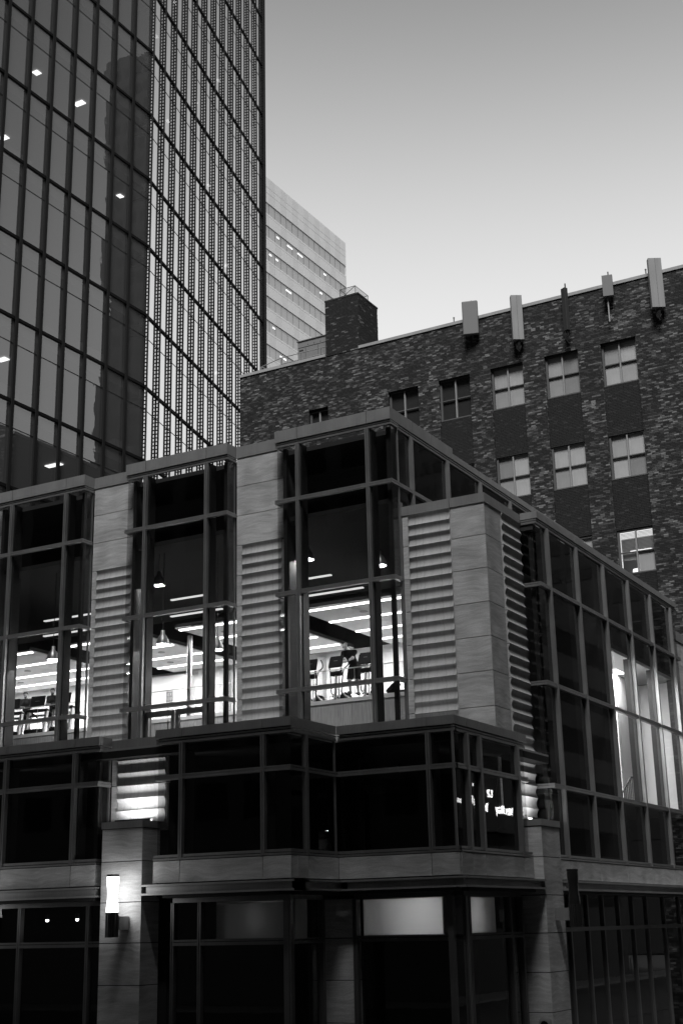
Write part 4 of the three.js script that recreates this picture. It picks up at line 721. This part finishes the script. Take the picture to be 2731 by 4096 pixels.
  // ceiling lights of offices that are still lit
  const lamp = (rot, x, k, z, w, lab) => { const c = Math.cos(rot), s = Math.sin(rot), px = (CX + x * c + z * s) * SC, pz = (CZ - x * s + z * c) * SC, y = (Y0 + k * FH + 2.85) * SC; const m = put(scene, 'office_light', bgAt(-w * 0.4, w * 0.4, 0, 0.03, -0.2, 0.2), glow(4), [px, y, pz]); m.rotation.y = rot; tag(m, lab, 'lamp', 'office lights of the dark tower'); return [px, y, pz]; };
  const spots = [[0, -1.5, 9, 3.9, 0.9, 'bright office ceiling light high in the tower, beside a pale partition'], [0, -1.6, 9, 7.0, 0.5, 'office ceiling light high in the tower near the left picture edge'], [0, -1.9, 5, 7.9, 0.8, 'office ceiling light at the left picture edge, halfway up the tower'], [0, -2.6, 8, 8.0, 0.8, 'office ceiling light at the left picture edge, high in the tower'], [0, -2.1, 4, 3.95, 1.3, 'office ceiling light low in the tower, just above the gym roof'], [0, -1.2, 8, 0.8, 0.4, 'small office light in the dark reflection near the tower corner']];
  for (const [r, x, k, z, w, lab] of spots) { const p = lamp(r, x, k, z, w, lab); if (w >= 0.8) { const q = new THREE.RectAreaLight(0xffffff, 2, w, 0.6); q.position.set(p[0], p[1] - 0.02, p[2]); q.lookAt(p[0], p[1] - 4, p[2]); scene.add(q); } }
  [[-0.84, 11, -2.4, 0.35], [-0.64, 12, -4.7, 0.25], [-0.92, 12, -12.6, 0.25], [-1.0, 11, -9, 0.25], [-1.06, 10, -4.9, 0.25], [-1.37, 10, -12.2, 0.2], [-1.46, 9, -15.5, 0.5], [-1.7, 7, -14.5, 0.4]].forEach(([x, k, z, w], i) => lamp(13.83 * D2R, x, k, z, w, `small office light behind the tower fins, ${['high up near the corner', 'highest of all', 'high up near the sky edge', 'high up in the middle', 'halfway down near the corner', 'halfway down near the sky edge', 'low near the pale tower', 'lowest, above the brick roof'][i]}`));
}
// ---------- pale tower far behind ----------
{
  const T = thing('pale_tower', 'pale panelled office tower with ribbon windows, far behind the chimney', 'building', [-115, -4.2, -190]);
  const X = -115, f = side(X), mod = 2.0, u0 = 174.6, n = 18, pan = G(0.74, { roughness: 0.35 }), pan2 = G(0.68, { roughness: 0.35 });
  const wg = new THREE.MeshPhysicalMaterial({ color: new THREE.Color().setRGB(0.4, 0.4, 0.4), roughness: 0.04, ior: 2.2 });
  const w = part(T, 'curtain_wall', [X, 60, -192]);
  const rows = [[129.4, 127.4], [127.4, 126.2], [126.2, 124.25]]; let y = 124.25;
  for (let i = 0; i < n; i++) {
    const a = u0 + i * mod, b = a + mod;
    for (const [t, q] of rows) fbox(w, f, 'panel', a + 0.03, b - 0.03, q + 0.03, t - 0.03, -0.2, 0, i % 2 ? pan : pan2);
    for (let k = 0; k < 9; k++) { const t = 124.25 - k * 4.6; const q = fpane(w, f, 'window_pane', a + 0.05, b - 0.05, t - 2.15, t - 0.1, -0.12, wg); q.rotation.y += rr(-0.01, 0.01); fbox(w, f, 'panel', a + 0.03, b - 0.03, t - 2.55, t - 2.2, -0.2, 0, pan); fbox(w, f, 'panel', a + 0.03, b - 0.03, t - 4.57, t - 2.6, -0.2, 0, (i + k) % 3 ? pan : pan2); }
  }
  box(T, 'core', X - 28, X - 0.22, -4.2, 129.35, -210.6, -174.6, G(0.06)); fbox(T, f, 'corner_panel', 210.6, 210.75, 78, 129.4, -28, 0.02, pan);
  const lit = [[5.2, 1, 0], [7.0, 1, 0], [7.5, 1, 0], [8.8, 1, 0], [9.3, 1, 0], [13.6, 1, 0], [3.9, 2, 0], [5.0, 2, 0], [6.7, 3, 0], [7.2, 3, 0], [12.8, 2, 0], [4.4, 5, 0], [5.6, 6, 0], [6.2, 6, 0], [6.3, 7, 0]];
  lit.forEach(([i, k], j) => { const z = -(u0 + i * mod + 0.6), yy = 124.25 - k * 4.6 - 0.75; const m = put(scene, 'office_light', bgAt(0, 0.03, -0.14, 0.14, -0.4, 0.4), glow(1.6), [X - 0.08, yy, z]); tag(m, `office light of the pale tower, ${['first', 'second', 'third', 'fourth', 'fifth', 'sixth', 'seventh', 'eighth'][k]} window row, ${['leftmost', 'second from the left', 'third from the left', 'fourth from the left', 'fifth from the left', 'rightmost'][lit.filter((q, m) => q[1] === k && m < j).length]}`, 'lamp', 'office lights of the pale tower'); });
}
// ---------- buildings outside the picture that the glass mirrors and that shade the street ----------
function block(name, label, x0, x1, y1, z0, z1, wallM, o) {
  const T = thing(name, label, 'building', [(x0 + x1) / 2, -4.2, (z0 + z1) / 2]); const f = o.f, dark = M.darkroom;
  box(T, 'wall', x0, x1, -4.2, y1, z0, z1, wallM);
  const H = o.fh, W = o.w;
  for (let y = o.y0; y < y1 - 3; y += H) { const row = part(T, 'window_row', [f.s ? f.o : (x0 + x1) / 2, y, f.s ? (z0 + z1) / 2 : f.o]); const gs = []; for (let u = o.u0 + 0.6; u < o.u1 - W; u += W + o.gap) gs.push(fgeo(f, u, u + W, y, y + H * 0.5, 0.004, 0.03)); if (gs.length) fmerge(row, 'window_strip', gs, dark).userData.kind = 'stuff'; }
  return T;
}
block('office_block', 'dark office block across the street behind the viewer', -69, 60, 86, 8, 30, G(0.1), { f: { s: 0, o: 7.97 }, u0: -69, u1: 60, y0: 2, fh: 4.2, w: 2.2, gap: 1.2 });
block('office_block', 'second dark office block across the street, beyond an alley', -160, -73.5, 60, 8, 30, G(0.12), { f: { s: 0, o: 7.97 }, u0: -160, u1: -73.5, y0: 2, fh: 4.2, w: 1.6, gap: 1.6 });
block('office_block', 'tall office block across the side street', 6, 34, 64, -72, 4, G(0.02), { f: { s: 1, o: 5.97 }, u0: -4, u1: 72, y0: 1, fh: 3.8, w: 74, gap: 0.3 });
block('office_block', 'long low office block with the ticker sign across the side street', 6, 34, 24, -112, -74, G(0.035), { f: { s: 1, o: 5.97 }, u0: 74, u1: 112, y0: 1, fh: 3.8, w: 36, gap: 0.3 });
block('office_block', 'tall dark tower beyond the side street', 20, 55, 163, -230, -178, G(0.006), { f: { s: 0, o: -177.97 }, u0: 20, u1: 55, y0: 10, fh: 4, w: 1.4, gap: 0.8 });
// ---------- wall lamps and uplights of the gym building ----------
function sconce(label, x, z, dx, dz, lit) {          // dx,dz: way out of the wall
  const t = thing('wall_sconce', label, 'wall lamp', [x, -0.15, z], 'cylinder lamps on the stone pillars');
  const P = (n, g, m) => put(t, n, g, m, [x, 0, z]);
  const s = new THREE.Shape(); const seg = 24, gs = [];
  // fluted metal holder
  const fl = []; for (let i = 0; i <= 64; i++) { const a = i / 64 * Math.PI * 2, r = 0.165 + 0.008 * Math.cos(a * 16); (i ? s.lineTo : s.moveTo).call(s, r * Math.cos(a), r * Math.sin(a)); }
  const h = new THREE.ExtrudeGeometry(s, { depth: 0.62, bevelEnabled: false }); h.rotateX(-Math.PI / 2); h.translate(0, -0.15, 0); P('lamp_holder', h, new THREE.MeshStandardMaterial({ color: 0x6a6a6a, metalness: 0.9, roughness: 0.35 }));
  // frosted glass in three pieces, each with its bulb
  const R = y => 0.135 + 0.026 * Math.min(1, Math.pow((y - 0.9) / 0.3, 2)), ys = [0.471, 0.77, 1.07, 1.37];
  for (let k = 0; k < 3; k++) { const pr = []; for (let i = 0; i <= 6; i++) { const y = ys[k] + (ys[k + 1] - ys[k]) * i / 6; pr.push(new THREE.Vector2(R(y), y)); }
    const g = P('lamp_glass', new THREE.LatheGeometry(pr, 32), lit ? glow(3.5) : new THREE.MeshPhysicalMaterial({ color: 0x2a2a2a, roughness: 0.3 })); g.castShadow = false; }
  P('lamp_cap', new THREE.CylinderGeometry(0.165, 0.165, 0.05, 32).translate(0, 1.4, 0), M.black);
  const a = dx ? bgAt(-0.55, -0.14, 0.03, 0.37, -0.13, 0.13) : bgAt(-0.13, 0.13, 0.03, 0.37, -0.55, -0.14); P('bracket', a, M.cap);
  if (lit) for (const y of [0.62, 0.92, 1.22]) { const l = new THREE.PointLight(0xffffff, lit); l.position.set(x - dx * 0.0, y, z); l.castShadow = true; l.shadow.radius = 5; scene.add(l); }
  return t;
}
sconce('lit cylindrical wall lamp on the stone pillar of the front', -23.2, -28.97, 0, 1, 0.5);
sconce('unlit cylindrical wall lamp on the pillar of the side street', -13.9, -38.1, 1, 0, 0);
sconce('lit cylindrical wall lamp on the stone pillar out of the picture to the left', -29.5, -28.97, 0, 1, 1.1);
function uplight(label, x, z, tx, tz, I) {
  const t = thing('uplight', label, 'lamp', [x, 2.83, z], 'uplights on the pillar caps');
  put(t, 'housing', mergeGeometries([bgAt(-0.6, 0.6, 0, 0.015, -0.09, 0.09), bgAt(-0.6, 0.6, 0.015, 0.07, 0.07, 0.09), bgAt(-0.6, 0.6, 0.015, 0.07, -0.09, -0.07)].map(g => { if (!tz) g.rotateY(Math.PI / 2); return g; })), M.black, [x, 2.835, z]);
  const e = bgAt(-0.56, 0.56, 0.016, 0.03, -0.06, 0.06); if (!tz) e.rotateY(Math.PI / 2); put(t, 'lamp_lens', e, glow(6), [x, 2.835, z]);
  const l = new THREE.RectAreaLight(0xffffff, I, 1.1, 0.12); l.position.set(x, 2.88, z); l.lookAt(x + tx * 0.35, 4.2, z + tz * 0.35); if (!tz) { l.up.set(1, 0, 0); l.lookAt(x + tx * 0.35, 4.2, z); } scene.add(l);
}
uplight('hidden uplight washing the louvered wall above the front pillar', -23.35, -30.0, 0, -1, 55);
uplight('hidden uplight washing the louvered wall above the left pillar', -29.6, -30.0, 0, -1, 55);
uplight('hidden uplight washing the louvered wall above the side street pillar', -14.85, -38.1, -1, 0, 55);
// back-lit frosted panes in the shop front
{
  const fr = front(-32.9), m1 = new THREE.MeshPhysicalMaterial({ color: new THREE.Color().setRGB(0.75, 0.75, 0.75), transmission: 0.6, thickness: 0, roughness: 1 });
  const s = thing('frosted_screen', 'back-lit frosted screen in the wide transom of the corner shop front', 'window screen', [-16.5, 0.2, -32.95], 'frosted shop screens'); fbox(s, fr, 'screen_window', -17.9, -15.6, -0.24, 0.66, -0.02, 0.0, m1);
  const s2 = thing('frosted_screen', 'narrow back-lit frosted screen round the corner of the shop front', 'window screen', [-15.27, 0.2, -34.6], 'frosted shop screens'); fbox(s2, side(-15.26), 'screen_window', 33.75, 35.55, -0.24, 0.66, -0.02, 0, m1);
  const s3 = thing('frosted_screen', 'dim frosted screen in the transom left of the corner shop', 'window screen', [-20, 0.2, -30.4], 'frosted shop screens'); fbox(s3, front(-30.4), 'screen_window', -20.9, -18.55, -0.24, 0.62, -0.02, 0, m1);
  // unseen boxes added behind the screens keep the lamp light from spilling out
  const lb = (f, u0, u1, dep, lu, I, lab) => {
    const c = fx(f, (u0 + u1) / 2, -dep / 2), t = thing('added_light_box', lab, 'light box', [c[0], 0.2, c[1]], 'added light boxes behind the frosted screens');
    fmerge(t, 'box_shell', [fgeo(f, u0 - 0.03, u0, -0.27, 0.69, -dep, -0.021), fgeo(f, u1, u1 + 0.03, -0.27, 0.69, -dep, -0.021), fgeo(f, u0, u1, 0.661, 0.69, -dep, -0.021), fgeo(f, u0, u1, -0.27, -0.241, -dep, -0.021), fgeo(f, u0, u1, -0.24, 0.66, -dep, -dep + 0.03)], M.lightgrey);
    const q = fx(f, lu, -dep * 0.55), p = [q[0], 0.2, q[1]]; put(t, 'lamp_bulb', new THREE.SphereGeometry(0.06, 14, 10), glow(4), p).castShadow = false; const l = new THREE.PointLight(0xffffff, I); l.position.set(...p); l.castShadow = true; l.shadow.radius = 3; scene.add(l); };
  lb(fr, -17.9, -15.6, 0.75, -16.2, 3.4, 'added unseen light box behind the wide frosted screen'); lb(side(-15.26), 33.75, 35.55, 0.4, 34.3, 0.9, 'added unseen light box behind the narrow frosted screen'); lb(front(-30.4), -20.9, -18.55, 0.6, -19.7, 0.004, 'added dim light box behind the screen left of the corner shop');
  for (const [x, y, z] of [[-26.4, 0.35, -31.4], [-25.1, 0.42, -31.6], [-27.6, 0.35, -31.5]]) { const d = thing('shop_spotlight', x < -27 ? 'small ceiling spot behind the shop glass at the left picture edge' : x < -26 ? 'small ceiling spot in the middle of the left shop window' : 'small ceiling spot beside the lit pillar', 'lamp', [x, y, z], 'ceiling spots of the left shop'); put(d, 'spot_lens', new THREE.SphereGeometry(0.05, 12, 8), glow(6), [x, y, z]).castShadow = false; put(d, 'spot_can', new THREE.CylinderGeometry(0.06, 0.06, 0.14, 16, 1, true), M.black, [x, y + 0.09, z]); const q = new THREE.PointLight(0xffffff, 0.12); q.position.set(x, y, z); q.castShadow = true; scene.add(q); }
}
// running text sign across the side street, seen only as a mirror image in the corner glass
{
  const font = await new FontLoader().loadAsync('fonts/droid/droid_sans_bold.typeface.json');
  const t = thing('ticker_sign', 'lit two-line ticker sign across the side street', 'sign', [5.7, 7, -84]);
  box(t, 'sign_case', 5.55, 5.9, 5.6, 9.4, -92, -75, M.black);
  const line = (str, size, y, z) => { const g = new TextGeometry(str, { font, size, depth: 0.05, curveSegments: 3 }); g.rotateY(-Math.PI / 2); put(t, 'lettering_sign', g, glow(9), [5.53, y, z]); };
  line('Prev. Day', 0.52, 6.8, -85.9); for (const [a, b, y, h] of [[-78.2, -76.4, 7.1, 0.25], [-79.6, -79.3, 7.1, 0.4], [-79.1, -78.8, 7.2, 0.45], [-80.2, -79.2, 8.3, 0.16]]) box(t, 'text_bar_sign', 5.5, 5.54, y, y + h, a, b, glow(6)); line('1.2', 0.5, 7.75, -82.4); line('Bd. 4', 0.55, 6.8, -81.6);
}
// rounded top of a parking meter on the pavement below
{
  const x = -13.15, z = -33.4, t = thing('parking_meter', 'rounded top of a parking meter at the lower edge of the picture', 'parking meter', [x, -4.2, z]);
  put(t, 'post', rod([0, 0, 0], [0, 1.3, 0], 0.04, 12), M.midgrey, [x, -4.2, z]); const g = new THREE.CapsuleGeometry(0.17, 0.3, 6, 18); g.scale(1, 1, 0.6); put(t, 'meter_head', g, M.lightgrey, [x, -2.55, z]); put(t, 'meter_window', new THREE.SphereGeometry(0.11, 14, 10).scale(1, 1, 0.5), M.darkglass, [x, -2.42, z + 0.06]);
}
scene.traverse(o => { if (o.isMesh && !(o.material.transmission > 0.5)) { if (o.castShadow !== false) o.castShadow = true; o.receiveShadow = true; } });
renderer.render(scene, camera);
